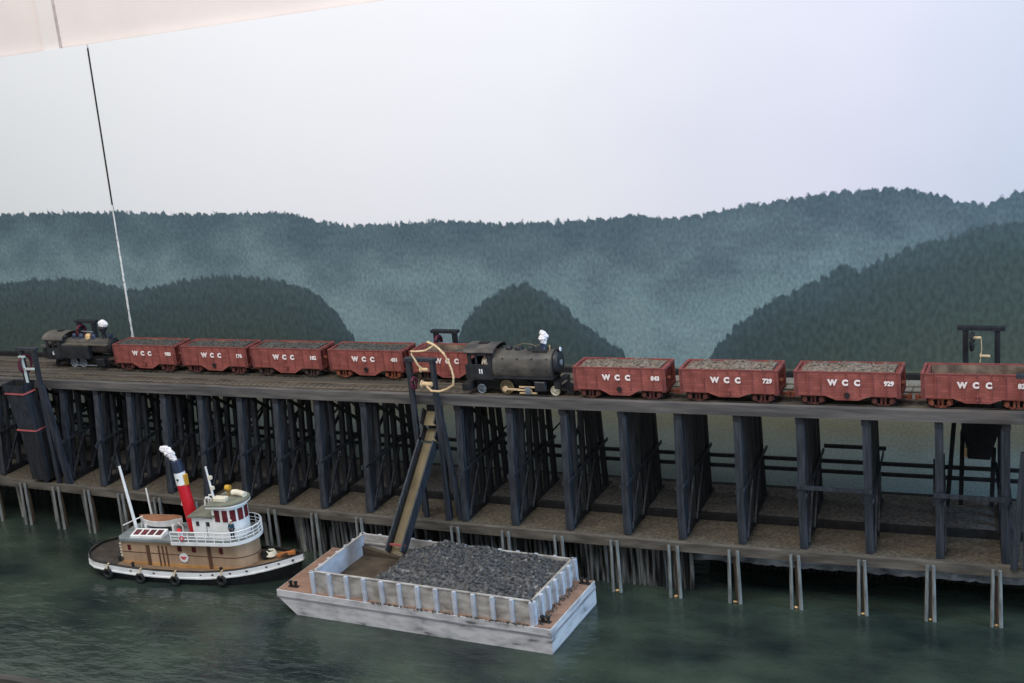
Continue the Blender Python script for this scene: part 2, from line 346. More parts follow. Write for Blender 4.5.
wl = MB().box(-24, 8, WY + .075, WY + .4, -.6, 9.5).build('wall_back', pinkwall); wl['kind'] = 'structure'
t1 = MB().box(-12.42, -12.16, WY + .06, WY + .078, 5.5, 9.5).build('trim_1', offwhite); t1['kind'] = 'structure'
t2 = MB().box(-12.16, -12.125, WY + .06, WY + .078, 5.5, 9.5).build('trim_2', mat('seam_shadow', (190, 178, 172), None)); t2['kind'] = 'structure'
fl = MB().box(-24, 8, -14, WY + .4, -9.2, -9).build('floor', mat('room_floor', (120, 112, 104), None, .8)); fl['kind'] = 'structure'
def topz(X): return 5.558 + .0475 * (X + 13.1) - (.0009 * (X + 7) ** 2 if X > -7 else 0)
SEAMT, SEAMB = -11.66, -11.80
def panel(xs_top, xs_bot, name, lab):
    poly = [(xs_bot[0], -.3)] + [(x, topz(x)) for x in xs_top] + [(xs_bot[1], -.3)]
    o = MB().prism(poly, WY, WY + .06).build(name, mural)
    tag(o, lab, 'backdrop', 'painted backdrop panels'); return o
panel([-23, -18, -14, -13, SEAMT - .012], (-23, SEAMB - .012), 'backdrop_panel', 'painted backdrop panel of misty hills left of the vertical seam')
panel([SEAMT + .012, -10, -8, -6, -4, -2, 0, 2, 6], (SEAMB + .012, 6), 'backdrop_panel', 'wide painted backdrop panel of misty hills right of the vertical seam')
# torn white filler in the low part of the seam, black strip above standing in for the shade of the open gap
sm = MB()
def seamx(z): return SEAMT + (SEAMB - SEAMT) * (5.6 - z) / 5.9
z = 1.5
while z < 3.6:
    h = random.uniform(.05, .14); wd = .010 + .012 * max(0, (3.5 - z) / 2) * random.uniform(.4, 1.3)
    sm.box(seamx(z) - wd, seamx(z) + wd * random.uniform(.4, 1), WY - .006, WY + .03, z, z + h); z += h * random.uniform(.85, 1.05)
tag(sm.build('seam_filler', whitep), 'torn white filler strip down the lower seam of the backdrop', 'filler strip')
tag(MB().beam((seamx(3.55), WY + .02, 3.55), (seamx(5.6), WY + .02, 5.58), .022, .05).build('seam_gap_strip', blackmat), 'thin black gap line down the upper seam of the backdrop', 'strip')

# ------------------------------------------------------------------ water
def water_mat():
    m = D.materials.new('harbour_water'); m.use_nodes = True; nt = m.node_tree; N = nt.nodes; L = nt.links
    b = N['Principled BSDF']; b.inputs['Roughness'].default_value = 0.13; b.inputs['IOR'].default_value = 1.45
    tc = N.new('ShaderNodeTexCoord')
    def noise(sc, det, seed=0.):
        mp = N.new('ShaderNodeMapping'); mp.inputs['Scale'].default_value = sc; mp.inputs['Location'].default_value = (seed, seed, seed)
        L.new(tc.outputs['Object'], mp.inputs[0]); n = N.new('ShaderNodeTexNoise'); n.inputs['Scale'].default_value = 1; n.inputs['Detail'].default_value = det
        L.new(mp.outputs[0], n.inputs['Vector']); return n.outputs['Fac']
    cr = N.new('ShaderNodeValToRGB'); e = cr.color_ramp.elements
    e[0].position, e[0].color = .35, lin((28, 38, 38)); e[1].position, e[1].color = .7, lin((62, 74, 64))
    L.new(noise((.9, 1.6, 1), 6), cr.inputs[0])
    out = cr.outputs[0]
    L.new(out, b.inputs['Base Color'])
    bp = N.new('ShaderNodeBump'); bp.inputs['Strength'].default_value = .40; bp.inputs['Distance'].default_value = .05
    L.new(noise((3.2, 6.5, 1), 4, 3.), bp.inputs['Height'])
    bp2 = N.new('ShaderNodeBump'); bp2.inputs['Strength'].default_value = .25; bp2.inputs['Distance'].default_value = .012
    L.new(noise((14, 26, 1), 4, 6.), bp2.inputs['Height']); L.new(bp.outputs[0], bp2.inputs['Normal'])
    L.new(bp2.outputs[0], b.inputs['Normal'])
    return m
wb = MB(); wb.box(-23, 6, -3.05, WY, -.25, 0)
tag(wb.build('harbour_water', water_mat()), 'dark green glossy rippled harbour water in front of the dock', 'water', kind='stuff')
# the front rim of the layout
e0, e1 = atz(0, 672, 0), atz(190, 683, 0)
rim = MB(); rim.box(-23, 6, -3.13, -3.05, -.6, .012)
tag(rim.build('layout_rim', mat('rim_wood', (58, 56, 54), (84, 80, 76), .8, (2, 10, 10))), 'dark timber rim along the front edge of the layout', 'rim')

# ------------------------------------------------------------------ dock
dock = empty('dock', (0, 0, 0), 'long low timber dock with gravelly top beneath the trestle', 'dock')
strip(MB(), XL, XR, 40, .03, 1.45, DZ - .10, DZ - .004, dockY, lambda X: 0).build('dock_floor', dockfloor, dock)
strip(MB(), XL, XR, 40, 0, .05, DZ - .085, DZ + .006, dockY, lambda X: 0).build('edge_beam', dockbeam, dock)
strip(MB(), XL, XR, 40, 1.41, 1.47, DZ - .1, DZ + .05, dockY, lambda X: 0).build('rear_curb', blackmat, dock)
strip(MB(), XL, XR, 40, .64, 1.41, DZ - .005, DZ + .048, dockY, lambda X: 0).build('rear_floor', reardock, dock)
strip(MB(), XL, XR, 40, .60, .66, DZ - .004, DZ + .062, dockY, lambda X: 0).build('step_beam', blackmat, dock)

BX = {0: -0.845, 1: -1.405, 2: -2.023, 3: -2.624, 4: -3.205, 5: -3.792, 6: -4.358, 7: -4.967, 8: -5.565, 9: -6.136, 11: -7.284, 12: -7.854, 13: -8.395, 14: -8.897, 15: -9.439, 16: -9.973, 17: -10.494, 18: -10.988, 19: -11.546, 20: -12.074, 21: -12.64, 22: -13.2}
ks = sorted(BX)
def projx(P):
    d = Vector(P) - CAM; return 512 + 1336.06 * d.dot(Rt) / d.dot(Fw)
def lineX(px, off, z_, fy=dockY):
    a, b_ = -16., 2.
    for _ in range(40):
        m = (a + b_) / 2
        if projx((m, fy(m) + off, z_)) < px: a = m
        else: b_ = m
    return a
PT = [997, 930, 862, 795, 733, 673, 614, 558, 504.5, 454, 405, 358, 313, 271, 231, 193, 156, 120, 86, 55, 22, -8]
# pile clusters along the dock edge
def pile_cluster(X, lab, right):
    r_ = empty('pile_cluster', (X, dockY(X), 0), lab, 'piles', group='pile clusters along the dock edge')
    g = random.uniform(-.01, .01)
    for sx in (-1, 1):
        a = sx * (.046 + g); b = sx * (.036 + g) + random.uniform(-.006, .006)
        MB().tube((a, -.055, -.1), (b - .0, -.03, DZ - .012), .019, .016, 9).build('pile', pilewood, r_, True)
    MB().tube((.004, .03, -.1), (0, .03, DZ - .08), .022, .022, 8).build('centre_pile', pilebrown, r_, True, label='darker brown pile between the pale ones')
    if right: MB().blob((.0, -.045, .012), .014, .3, 0, (1.5, 1, 1)).build('bolt_plate', brass, r_)
    return r_
pk = [k for k in ks if k <= 21] + [10]
for i, k in enumerate(sorted(pk)):
    X = lineX(PT[k], -.03, DZ)
    nb = ''
    if k == 13: nb = ', beside the tugboat'
    if k == 10: nb = ', behind the chute'
    pile_cluster(X, 'pale pile pair at the dock edge, %s%s' % (nth(i), nb), k < 7)
# inner piles seen under the left part of the dock
n_in = 0
for k in range(13, 22):
    X = BX[k] + .19
    o = MB().tube((0, 0, -.1), (random.uniform(-.02, .02), 0, DZ - .09), .026, .022, 9).build('inner_pile', pileinner, None, True)
    o.location = (X, dockY(X) + .13, 0); tag(o, 'greyish inner pile under the dock left of the barge, %s' % nth(n_in), 'pile', 'inner piles under the left dock'); n_in += 1
# close sheet piling
def sheet(x0, x1, off, ztop, lab, m, gap=.055, wv=.006):
    mb = MB(); X = x0
    while X < x1:
        wd = gap * random.uniform(.5, .85); y = dockY(X) + off + random.uniform(-.008, .008)
        mb.tube((X, y, -.1), (X + random.uniform(-.004, .004), y, ztop), wd / 2, wd / 2, 7); X += gap
    mb.box(x0, x1, dockY((x0 + x1) / 2) + off + .02, dockY((x0 + x1) / 2) + off + .05, -.1, ztop)
    return tag(mb.build('sheet_piling', m, None, True), lab, 'sheet piling')
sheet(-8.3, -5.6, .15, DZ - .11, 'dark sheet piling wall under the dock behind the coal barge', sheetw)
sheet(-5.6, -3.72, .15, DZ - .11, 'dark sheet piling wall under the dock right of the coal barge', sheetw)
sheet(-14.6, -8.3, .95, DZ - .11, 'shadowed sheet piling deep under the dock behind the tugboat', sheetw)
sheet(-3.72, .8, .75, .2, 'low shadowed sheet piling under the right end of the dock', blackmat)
mb = MB(); rs = random.Random(5); nx_ = 90
vs_ = []
for i in range(nx_ + 1):
    X = -4.0 + 4.8 * i / nx_
    for j in range(9): vs_.append((X, dockY(X) + .33 + rs.uniform(-.022, .022), .24 + .20 * j / 8))
n0 = len(vs_); vs_ += [(x, y + .03, z_) for x, y, z_ in vs_]
fs = [(i * 9 + j, (i + 1) * 9 + j, (i + 1) * 9 + j + 1, i * 9 + j + 1) for i in range(nx_) for j in range(8)]
fs += [tuple(q + n0 for q in reversed(f)) for f in fs]
mb.add(vs_, fs)
tag(mb.build('crumpled_sheet', mat('crumpled_blue_grey', (150, 160, 170), (70, 78, 88), .35, (6, 6, 9)), None, True), 'crumpled blue grey sheet under the right part of the dock', 'sheet')

# ------------------------------------------------------------------ trestle deck
deck = empty('trestle_deck', (0, 0, 0), 'long weathered timber trestle deck carrying both railway tracks', 'trestle deck')
strip(MB(), XL, XR, 44, 0.03, 1.02, UNDER + .02, TOP, frontY, zt).build('deck_planking', deckwood, deck)
strip(MB(), XL, XR, 44, -.035, .035, UNDER, 1.928, frontY, zt).build('front_stringer', fascia, deck)
strip(MB(), XL, XR, 44, 1.0, 1.06, UNDER, 1.925, frontY, zt).build('rear_stringer', blackmat, deck)
for off in (.27, .68): strip(MB(), XL, XR, 44, off - .12, off + .12, UNDER - .02, UNDER + .019, frontY, zt).build('girder', timber2, deck)
strip(MB(), -4.9, XR, 16, .42, .98, TOP - .001, TOP + .006, frontY, zt).build('ballast', ballast, deck)
strip(MB(), XL, XR, 44, .06, .075, TOP - .001, TOP + .014, frontY, zt).build('guard_timber', steel, deck)
# ragged plank seams on the walkway
GAUGE = .082
for nm, off, lab in (('railway_track', .27, 'front railway track on the trestle under the numbered tank engine'), ('railway_track', .68, 'rear railway track on the trestle under the left engine')):
    tr = empty(nm, (0, 0, 0), lab, 'railway track', group='tracks on the trestle deck')
    for s_ in (-1, 1):
        strip(MB(), XL, XR, 44, off + s_ * GAUGE - .006, off + s_ * GAUGE + .006, TOP, RAIL, frontY, zt).build('rail', steel, tr)
    mb = MB(); X = XL + .05
    while X < XR:
        mb.box(X - .022, X + .022, frontY(X) + off - .135, frontY(X) + off + .135, TOP + zt(X) - .001, TOP + zt(X) + .006); X += .085
    tt = mb.build('cross_ties', deckwood, tr); tt['kind'] = 'stuff'

# ------------------------------------------------------------------ bents
ROT = {0: .12, 1: .12, 2: .075, 3: .055, 4: .045, 5: .035, 6: .01}
def bent(k, X, lab):
    g = 'trestle bents along the dock'
    yb = dockY(X) + .125; zb = DZ; yt = frontY(X) + .02; ztop = UNDER + zt(X)
    r_ = empty('trestle_bent', (X, yb, zb), lab, 'trestle bent', ROT.get(k, 0), group=g)
    yt -= yb; ztop -= zb
    W = .058
    tops = [.0, .13, .25, .47, .60, .78, .93]
    bots = [.0, .09, .27, .46, .66, .86, 1.08]
    jx = random.uniform(-.012, .012)
    for j, (a, b_) in enumerate(zip(bots, tops)):
        w_ = W if j == 0 else .05
        e = random.uniform(-.01, .01)
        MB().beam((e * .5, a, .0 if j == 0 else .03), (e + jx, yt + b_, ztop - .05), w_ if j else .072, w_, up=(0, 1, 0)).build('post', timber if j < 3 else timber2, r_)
    MB().box(jx - .036, jx + .036, yt - .035, yt + 1.0, ztop - .065, ztop - .0).build('cap', timber2, r_)
    MB().box(-.034, .034, .022, 1.16, .0, .062).build('sill', timber2, r_)
    # waist girts on both faces, ends sticking out
    MB().beam((-.045, .02, .50 + random.uniform(-.02, .02)), (-.045, 1.04, .53), .02, .04).build('girt', timber, r_)
    MB().beam((.045, -.05, .54 + random.uniform(-.02, .02)), (.045, 1.10, .57), .016, .03).build('girt', timber, r_)
    # sway braces
    MB().beam((.05, .02, .05), (.05, .34, .52), .016, .028).build('brace', timber, r_)
    MB().beam((.05, .36, .05), (.05, .70, .52), .016, .028).build('brace', timber, r_)
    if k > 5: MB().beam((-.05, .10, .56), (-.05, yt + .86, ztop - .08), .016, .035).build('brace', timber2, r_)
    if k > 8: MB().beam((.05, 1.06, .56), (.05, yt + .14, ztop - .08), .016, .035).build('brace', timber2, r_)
    return r_
for i, k in enumerate(ks):
    extra = {9: ', right of the coal chute', 11: ', left of the coal chute', 6: ', below the first wagon'}.get(k, '')
    bent(k, BX[k], 'dark timber trestle bent on the dock, %s%s' % (nth(i), extra))
# extra bent posts under the middle chute
# longitudinal rails at the rear
def curve_rail(name, x0, x1, off, z_, lab, hh=.035, grp='rear longitudinal rails'):
    mb = MB(); strip(mb, x0, x1, max(2, int((x1 - x0) * 3)), off - .014, off + .014, z_ - hh / 2, z_ + hh / 2, frontY, lambda X: zt(X) * .5)
    return tag(mb.build(name, timber2), lab, 'brace rail', grp)
curve_rail('rear_rail', XL, .5, 1.03, 1.01, 'upper long dark rail along the rear posts of the trestle')
curve_rail('rear_rail', XL, .5, 1.03, .90, 'lower long dark rail along the rear posts of the trestle')
# front rails on the right
def frail(k0, k1, z_, off, lab):
    a, b_ = BX[k0], BX[k1]
    mb = MB().beam((a - .04, frontY(a) - off, z_), (b_ + .04, frontY(b_) - off, z_), .022, .036)
    tag(mb.build('front_rail', timber), lab, 'brace rail', 'front rails between bents')
frail(3, 2, 1.17, .045, 'short front rail joining the third and fourth bents from the right')
frail(1, 0, 1.18, .045, 'short front rail joining the two rightmost bents')
curve_rail('rear_rail', BX[3], BX[2], 1.03, 1.17, 'short high rear rail between the third and fourth bents from the right')
# X bracing along the rear between the bents left of centre
lx = [k for k in ks if 7 <= k <= 21]
for i in range(len(lx) - 1):
    a, b_ = BX[lx[i + 1]], BX[lx[i]]
    if b_ - a > .8: continue
    o = empty('cross_brace', ((a + b_) / 2, frontY((a + b_) / 2) + .99, 1.1), 'thin X brace behind the trestle posts, %s' % nth(i), 'cross brace', group='X braces behind the posts')
    h = (b_ - a) / 2; zz = zt(a)
    MB().beam((-h, 0, .06), (h, 0, .68 + zz), .016, .034, up=(0, 1, 0)).build('strut', timber2, o)
    MB().beam((h, .02, .06), (-h, .02, .68 + zz), .016, .034, up=(0, 1, 0)).build('strut', timber2, o)

# ------------------------------------------------------------------ gallows frames and chutes
def spool(mb, c, r=.014, L=.075): mb.tube((c[0] - L / 2, c[1], c[2]), (c[0] + L / 2, c[1], c[2]), r, r, 8); mb.tube((c[0] - L / 2, c[1], c[2]), (c[0] - L / 2 + .012, c[1], c[2]), r * 1.7, r * 1.7, 8)
def gallows(X, Y, z0, z1, w_, lab, over=.09, timber=timber):
    r_ = empty('gallows_frame', (X, Y, z0), lab, 'gallows frame', group='chute gallows frames')
    h = z1 - z0
    for s_ in (-1, 1): MB().box(s_ * w_ / 2 - .024, s_ * w_ / 2 + .024, -.024, .024, 0, h - .03).build('post', timber, r_)
    MB().box(-w_ / 2 - over, w_ / 2 + over, -.035, .035, h - .032, h).build('crossbeam', timber, r_)
    return r_, h
# middle front
GMO = Vector((-6.46, .10, DZ))
gm, h = gallows(-6.46, .10, DZ, 2.31, .275, 'dark gallows frame at the front of the trestle above the coal chute', .04)
def gl_(x, y, Y=.06): p = aty(x, y, Y) - GMO; return tuple(p)
sp_ = MB(); spool(sp_, gl_(424, 369.5), .018, .085); sp_.build('spool', cream, gm)
sp_ = MB(); spool(sp_, gl_(427, 384), .023, .12); sp_.build('spool', cream, gm)
MB().torus(gl_(414, 383), .055, .016, 'X').build('pulley_wheel', magenta, gm, True)
for a, b_ in (((.145, 0, 1.34), (.14, -.03, .0)), ((.145, 0, 1.30), (.27, .0, .0))):
    MB().beam(a, b_, .05, .05).build('leg', timber, gm)
MB().beam((-.14, 0, .6), (-.22, .12, 0), .05, .05).build('leg', timber, gm)
rope = [(427, 341.7), (434, 345), (439, 349), (444, 354), (448, 361), (451.6, 369.5), (453.5, 378), (453, 385), (447, 389), (440, 391.4), (431.5, 391), (428, 387.5), (425.9, 384)]
rope2 = [(434, 345), (429, 348.5), (424.5, 350.7), (417, 351.5), (411, 351.4), (411.5, 355), (415, 360), (418, 365), (420.5, 368)]
mb = MB(); mb.path([aty(x, y, .06 - .05 * math.sin(i / 12 * 3.1)) for i, (x, y) in enumerate(rope)], .0115, 6); mb.path([aty(x, y, .05 - .03 * math.sin(i / 8 * 3.1)) for i, (x, y) in enumerate(rope2)], .0105, 6)
tag(mb.build('hoist_cord', cream, None, True), 'looped cream cord hanging over the front gallows beside the engine', 'cord')
# middle chute
ch = empty('coal_chute', (-6.50, .1, DZ), 'sloping open coal chute running from the trestle down into the barge', 'chute', rz=0)
def trough(p, q, wd, hh, nm, fm, wm, parent, lab=None):
    p, q = Vector(p), Vector(q); d = (q - p).normalized(); sx = Vector((1, 0, 0)); up_ = sx.cross(d).normalized()
    if up_.z < 0: up_ = -up_
    def quadbox(o0, o1, u0, u1):
        c = [e + sx * a + up_ * b_ for e in (p, q) for a, b_ in ((o0, u0), (o1, u0), (o1, u1), (o0, u1))]
        return MB().add(c, [(0, 1, 2, 3), (7, 6, 5, 4), (4, 5, 1, 0), (5, 6, 2, 1), (6, 7, 3, 2), (7, 4, 0, 3)])
    quadbox(-wd / 2, wd / 2, -.015, 0).build(nm + '_floor', fm, parent)
    quadbox(-wd / 2 - .016, -wd / 2, -.015, hh).build(nm + '_side', wm, parent)
    quadbox(wd / 2, wd / 2 + .016, -.015, hh).build(nm + '_side', wm, parent)
trough((.04, 0.0, .83), (-.03, -.80, -.06), .155, .11, 'chute', chutefl, timber, ch)
trough((.05, .13, 1.14), (.05, .03, 1.02), .15, .09, 'upper_chute', chutefl, timber2, ch)
trough((.05, .10, .96), (.05, .0, .86), .15, .09, 'upper_chute', chutefl, timber2, ch)
MB().box(-.03, .13, .14, .20, .86, 1.28).build('hopper_box', blackmat, ch)
MB().box(-.13, .07, -.805, -.795, .03, .05).build('lip', pinkp, ch)
# left front: gallows, box chute
gl, h = gallows(-11.735, .10, DZ, 2.27, .20, 'dark gallows frame at the far left front edge of the trestle', .05)
MB().torus((-.07, .0, h - .20), .10, .02, 'X').build('pulley_wheel', magenta, gl, True)
MB().beam((-.04, -.05, h - .42), (-.06, -.05, h - .09), .022, .022).build('winch_bar', palegreen, gl)
MB().beam((-.05, -.05, h - .25), (.10, -.05, h - .245), .022, .022).build('winch_bar', palegreen, gl)
MB().beam((-.10, -.05, h - .10), (-.01, -.05, h - .10), .03, .02).build('winch_bar', palegreen, gl)
MB().beam((.11, 0, 1.25), (.24, .02, 0), .07, .06).build('leg', timber, gl)
bc = empty('box_chute', (-11.87, .0, DZ), 'dark boxed chute with pink edge lines at the far left of the trestle', 'chute')
def taper(mb, x0, x1, y0, y1, z0, X0, X1, Y0, Y1, z1, open_top=False):
    return mb.add([(x0, y0, z0), (x1, y0, z0), (x1, y1, z0), (x0, y1, z0), (X0, Y0, z1), (X1, Y0, z1), (X1, Y1, z1), (X0, Y1, z1)],
                  [(0, 3, 2, 1), (0, 1, 5, 4), (1, 2, 6, 5), (2, 3, 7, 6), (3, 0, 4, 7)] + ([] if open_top else [(4, 5, 6, 7)]))
taper(MB(), -.16, .11, .02, .30, .66, -.18, .10, -.06, .10, 1.19).build('lower_box', timber, bc)
taper(MB(), -.14, .11, .05, .30, .05, -.15, .11, .02, .30, .66).build('outlet_box', timber2, bc)
taper(MB(), -.18, .10, -.06, .12, 1.19, -.20, .12, -.08, .14, 1.30, True).build('funnel', timber, bc)
taper(MB(), -.17, .09, -.05, .10, 1.2, -.185, .105, -.065, .125, 1.29, True).build('funnel_lining', blackmat, bc)
for z_, e in ((1.185, -.064), (.70, .008)):
    mb = MB().box(-.185, .108, e - .006, e + .006, z_ - .008, z_ + .008); mb.box(.100, .114, e, e + .2, z_ - .008, z_ + .008)
    mb.build('edge_strip', pinkp, bc)
# rear gallows
for X, zb, lab in ((-11.79, zt(-11.8), 'small dark gallows frame on the far deck edge behind the left engine'), (-6.73, zt(-6.7), 'dark gallows frame on the far deck edge behind the numbered tank engine'), (-1.14, zt(-1.1), 'dark gallows frame on the far deck edge above the rightmost wagon')):
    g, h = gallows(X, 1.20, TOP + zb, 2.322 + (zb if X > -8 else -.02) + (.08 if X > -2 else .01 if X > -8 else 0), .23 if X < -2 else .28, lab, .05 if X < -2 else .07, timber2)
    MB().torus((-.08, -.03, h - .14), .075, .018, 'X').build('pulley_wheel', magenta if X < -2 else blackmat, g, True)
    if X < -2:
        MB().tube((-.08, -.03, h - .14), (.11, -.03, h - .145), .008, .008, 8).build('axle', silver, g)
    else:
        m2 = MB(); spool(m2, (-.04, -.03, h - .10), .013, .08); m2.build('spool', cream, g)
        m2 = MB(); spool(m2, (.035, -.03, h - .275), .013, .09); m2.build('spool', cream, g)
        MB().path([(0, -.03, h - .10), (0.005, -.03, h - .20), (-.002, -.03, h - .275), (-.01, -.03, h - .34)], .004).build('cord', cream, g)
# rear hopper box and its frame under the deck on the right
hb = empty('rear_hopper', (-1.16, 1.22, .75), 'black hopper box hanging under the trestle at the far right', 'hopper')
taper(MB(), -.10, .10, -.06, .10, .40, -.13, .17, -.10, .12, .66).build('hopper_box', blackmat, hb)
MB().box(-.15, .19, -.12, .14, .66, 1.06).build('hopper_box', blackmat, hb)
MB().box(-.13, -.105, -.08, -.05, .42, .52).build('side_plate', brass, hb)
for a, b_ in (((-.20, -.05, 1.06), (-.29, -.05, -.1)), ((-.15, 0, .66), (-.17, 0, -.1)), ((.13, 0, .5), (.11, 0, -.1)), ((.22, 0, 1.06), (.25, 0, -.1))):
    MB().beam(a, b_, .04, .04).build('leg', blackmat, hb)
# right front: gallows frame partly cut by the frame edge
gr, h = gallows(-.47, .08, DZ, 2.36, .40, 'dark gallows frame at the right end of the trestle front')
MB().box(-.20, -.175, -.035, -.02, h - .36, h - .26).build('side_plate', brass, gr)
MB().box(-.20, -.175, -.035, -.02, h - .64, h - .55).build('side_plate', brass, gr)
MB().beam((-.22, 0, 1.1), (-.30, .02, 0), .06, .06).build('leg', timber, gr)

# ------------------------------------------------------------------ coal heaps
def heap(name, x0, x1, y0, y1, fz, zbase, m, lab, loc=(0, 0, 0), rz=0, ry=0, nrock=200, rr=(.008, .016), n=(40, 12), bright=None):
    mb = MB(); nx, ny = n; rs = random.Random(sum(ord(c_) * (i_ + 1) for i_, c_ in enumerate(lab)))
    H = [[fz(x0 + (x1 - x0) * i / nx, y0 + (y1 - y0) * j / ny) + rs.uniform(-.004, .004) for j in range(ny + 1)] for i in range(nx + 1)]
    vs_ = [(x0 + (x1 - x0) * i / nx, y0 + (y1 - y0) * j / ny, H[i][j]) for i in range(nx + 1) for j in range(ny + 1)]
    fs = [(i * (ny + 1) + j, (i + 1) * (ny + 1) + j, (i + 1) * (ny + 1) + j + 1, i * (ny + 1) + j + 1) for i in range(nx) for j in range(ny)]
    mb.add(vs_, fs)
    # skirt
    per = [(i, 0) for i in range(nx + 1)] + [(nx, j) for j in range(1, ny + 1)] + [(i, ny) for i in range(nx - 1, -1, -1)] + [(0, j) for j in range(ny - 1, 0, -1)]
    b = len(mb.v); pv = [(x0 + (x1 - x0) * i / nx, y0 + (y1 - y0) * j / ny, zbase) for i, j in per]; mb.v += pv
    for q in range(len(per)):
        q2 = (q + 1) % len(per); a1 = per[q][0] * (ny + 1) + per[q][1]; a2 = per[q2][0] * (ny + 1) + per[q2][1]
        mb.f.append((a1, b + q, b + q2, a2))
    mb.f.append(tuple(b + q for q in range(len(per))))
    for _ in range(nrock):
        x = rs.uniform(x0 + .01, x1 - .01); y = rs.uniform(y0 + .01, y1 - .01); r_ = rs.uniform(*rr)
        if fz(x, y) < zbase + .002: continue
        mb.rock((x, y, fz(x, y) + r_ * .3), r_)
    o = mb.build(name, m); o.location = loc; o.rotation_euler = (0, ry, rz)
    return tag(o, lab, 'coal', kind='stuff')

# ------------------------------------------------------------------ hopper wagons
def place(X, off):
    s_ = .004 * X + .013
    return (X, frontY(X) + off, RAIL + zt(X)), math.atan(s_), -math.atan(.016)
CL, CW = .95, .315
ZB, ZTOP = .103, .330
def wagon(X, off, num, lab, tm, fillz, ore, ore_lab, seed, belly=.05, nrock=150):
    loc, rz, ry = place(X, off)
    g = 'red hopper wagons on the trestle'
    r_ = empty('hopper_wagon', loc, lab, 'wagon', rz, ry, g)
    h = CL / 2; hw = CW / 2
    MB().box(-h + .06, h - .06, hw - .018, hw - .0121, ZB + .02, ZTOP - .008).build('inner_lining', dark_int, r_)
    # body: sides with drop belly
    side = [(-h, ZB), (-.20, ZB), (-.10, ZB - belly), (.10, ZB - belly), (.20, ZB), (h, ZB), (h, ZTOP), (-h, ZTOP)]
    mb = MB(); mb.prism(side, -hw, -hw + .012); mb.prism(side, hw - .012, hw)
    mb.box(-h + .035, h - .035, -hw + .012, hw - .012, ZB, ZB + .014)
    mb.prism([(-.20, ZB), (-.10, ZB - belly), (.10, ZB - belly), (.20, ZB)], -hw + .012, hw - .012)
    mb.build('body', red, r_)
    mb = MB()
    for e in (-1, 1): MB().box(e * (h - .045) - .008, e * (h - .045) + .008, -hw + .012, hw - .012, ZB, ZTOP - .01).build('end_wall', red_b, r_)
    for s_ in (-1, 1):
        mb = MB()
        for q in range(9):
            x = -h + .012 + (CL - .024) * q / 8; mb.box(x - .006, x + .006, s_ * (hw + .003) - .003, s_ * (hw + .003) + .003, ZB, ZTOP)
        mb.build('side_ribs', red_b, r_)
    mb = MB()
    for e in (-1, 1):
        mb.box(e * (h - .012) - .012, e * (h - .012) + .012, -hw, hw, ZTOP - .02, ZTOP + .004)
        mb.box(e * (h - .02) - .02, e * (h - .02) + .02, -hw, hw, ZB - .012, ZB + .018)
        for y in (-.15, -.05, .05, .15): mb.box(e * (h - .024) - .012, e * (h - .024) + .012, y - .008, y + .008, ZB, ZTOP - .01)
    for s_ in (-1, 1): mb.box(-h, h, s_ * (hw - .002) - .007, s_ * (hw - .002) + .007, ZTOP - .006, ZTOP + .005)
    mb.build('top_rim', red_b, r_)
    MB().box(-h + .06, h - .06, -.03, .03, ZB - .035, ZB).build('centre_sill', blackmat, r_)
    for e in (-1, 1):
        c = MB().box(min(e * (h - .03), e * (h + .05)), max(e * (h - .03), e * (h + .05)), -.014, .014, .045, .075); c.box(min(e * (h + .035), e * (h + .07)), max(e * (h + .035), e * (h + .07)), -.02, .024, .038, .082)
        c.build('coupler', truck_o, r_)
    mb = MB().tube((h - .01, -.06, ZB + .11), (h + .025, -.06, ZB + .11), .02, .02, 10); mb.tube((h, -.06, ZB + .01), (h, -.06, ZB + .11), .005, .005, 6); mb.build('brake_wheel', truck_o, r_)
    mb = MB().torus((0, -hw - .012, ZB + .012), .022, .006, 'Y', 12, 5); mb.box(-.007, .007, -hw - .016, -hw - .004, ZB - .02, ZB + .035); mb.build('door_latch', blackmat if seed % 2 else red_b, r_)
    y = -hw - .008
    for q, (cx, chh, sz) in enumerate(((-.125, 'W', .072), (-.012, 'C', .072), (.095, 'C', .072), (.375, num, .058))):
        text(chh, sz, (cx, y, ZB + .128), letterw, r_, 'number_marking' if q == 3 else 'letter_marking', .005 if q < 3 else .0032)
    for e in (-1, 1):
        t_ = D.objects.new('truck', None)
        mb = MB()
        for s_ in (-1, 1):
            yy = s_ * .118
            mb.beam((e * .315 - .105, yy, .055), (e * .315 - .05, yy, .078), .014, .016); mb.beam((e * .315 - .05, yy, .078), (e * .315 + .05, yy, .078), .014, .014); mb.beam((e * .315 + .05, yy, .078), (e * .315 + .105, yy, .055), .014, .016)
            mb.beam((e * .315 - .105, yy, .04), (e * .315 - .03, yy, .012), .014, .012); mb.beam((e * .315 - .03, yy, .012), (e * .315 + .03, yy, .012), .014, .012); mb.beam((e * .315 + .03, yy, .012), (e * .315 + .105, yy, .04), .014, .012)
            for a in (-.075, .075): mb.tube((e * .315 + a, yy - .018, .045), (e * .315 + a, yy + .018, .045), .022, .022, 8)
            for a in (-.018, .018): mb.tube((e * .315 + a, yy, .018), (e * .315 + a, yy, .072), .012, .012, 8)
        mb.box(e * .315 - .02, e * .315 + .02, -.11, .11, .045, .075)
        mb.v = [(x, y, z_ * 1.18) for x, y, z_ in mb.v]
        tr = mb.build('truck', tm, r_)
        D.objects.remove(t_)
        for a in (-.075, .075):
            for s_ in (-1, 1):
                MB().lathe([(.01, -.012), (.044, -.012), (.044, .006), (.051, .006), (.051, .014), (.01, .014)], (e * .315 + a, s_ * .088, .050), 'Y', 16).build('wheel', blackmat, tr, True)
    # ore
    rs = random.Random(seed); ph = [rs.uniform(0, 6) for _ in range(4)]
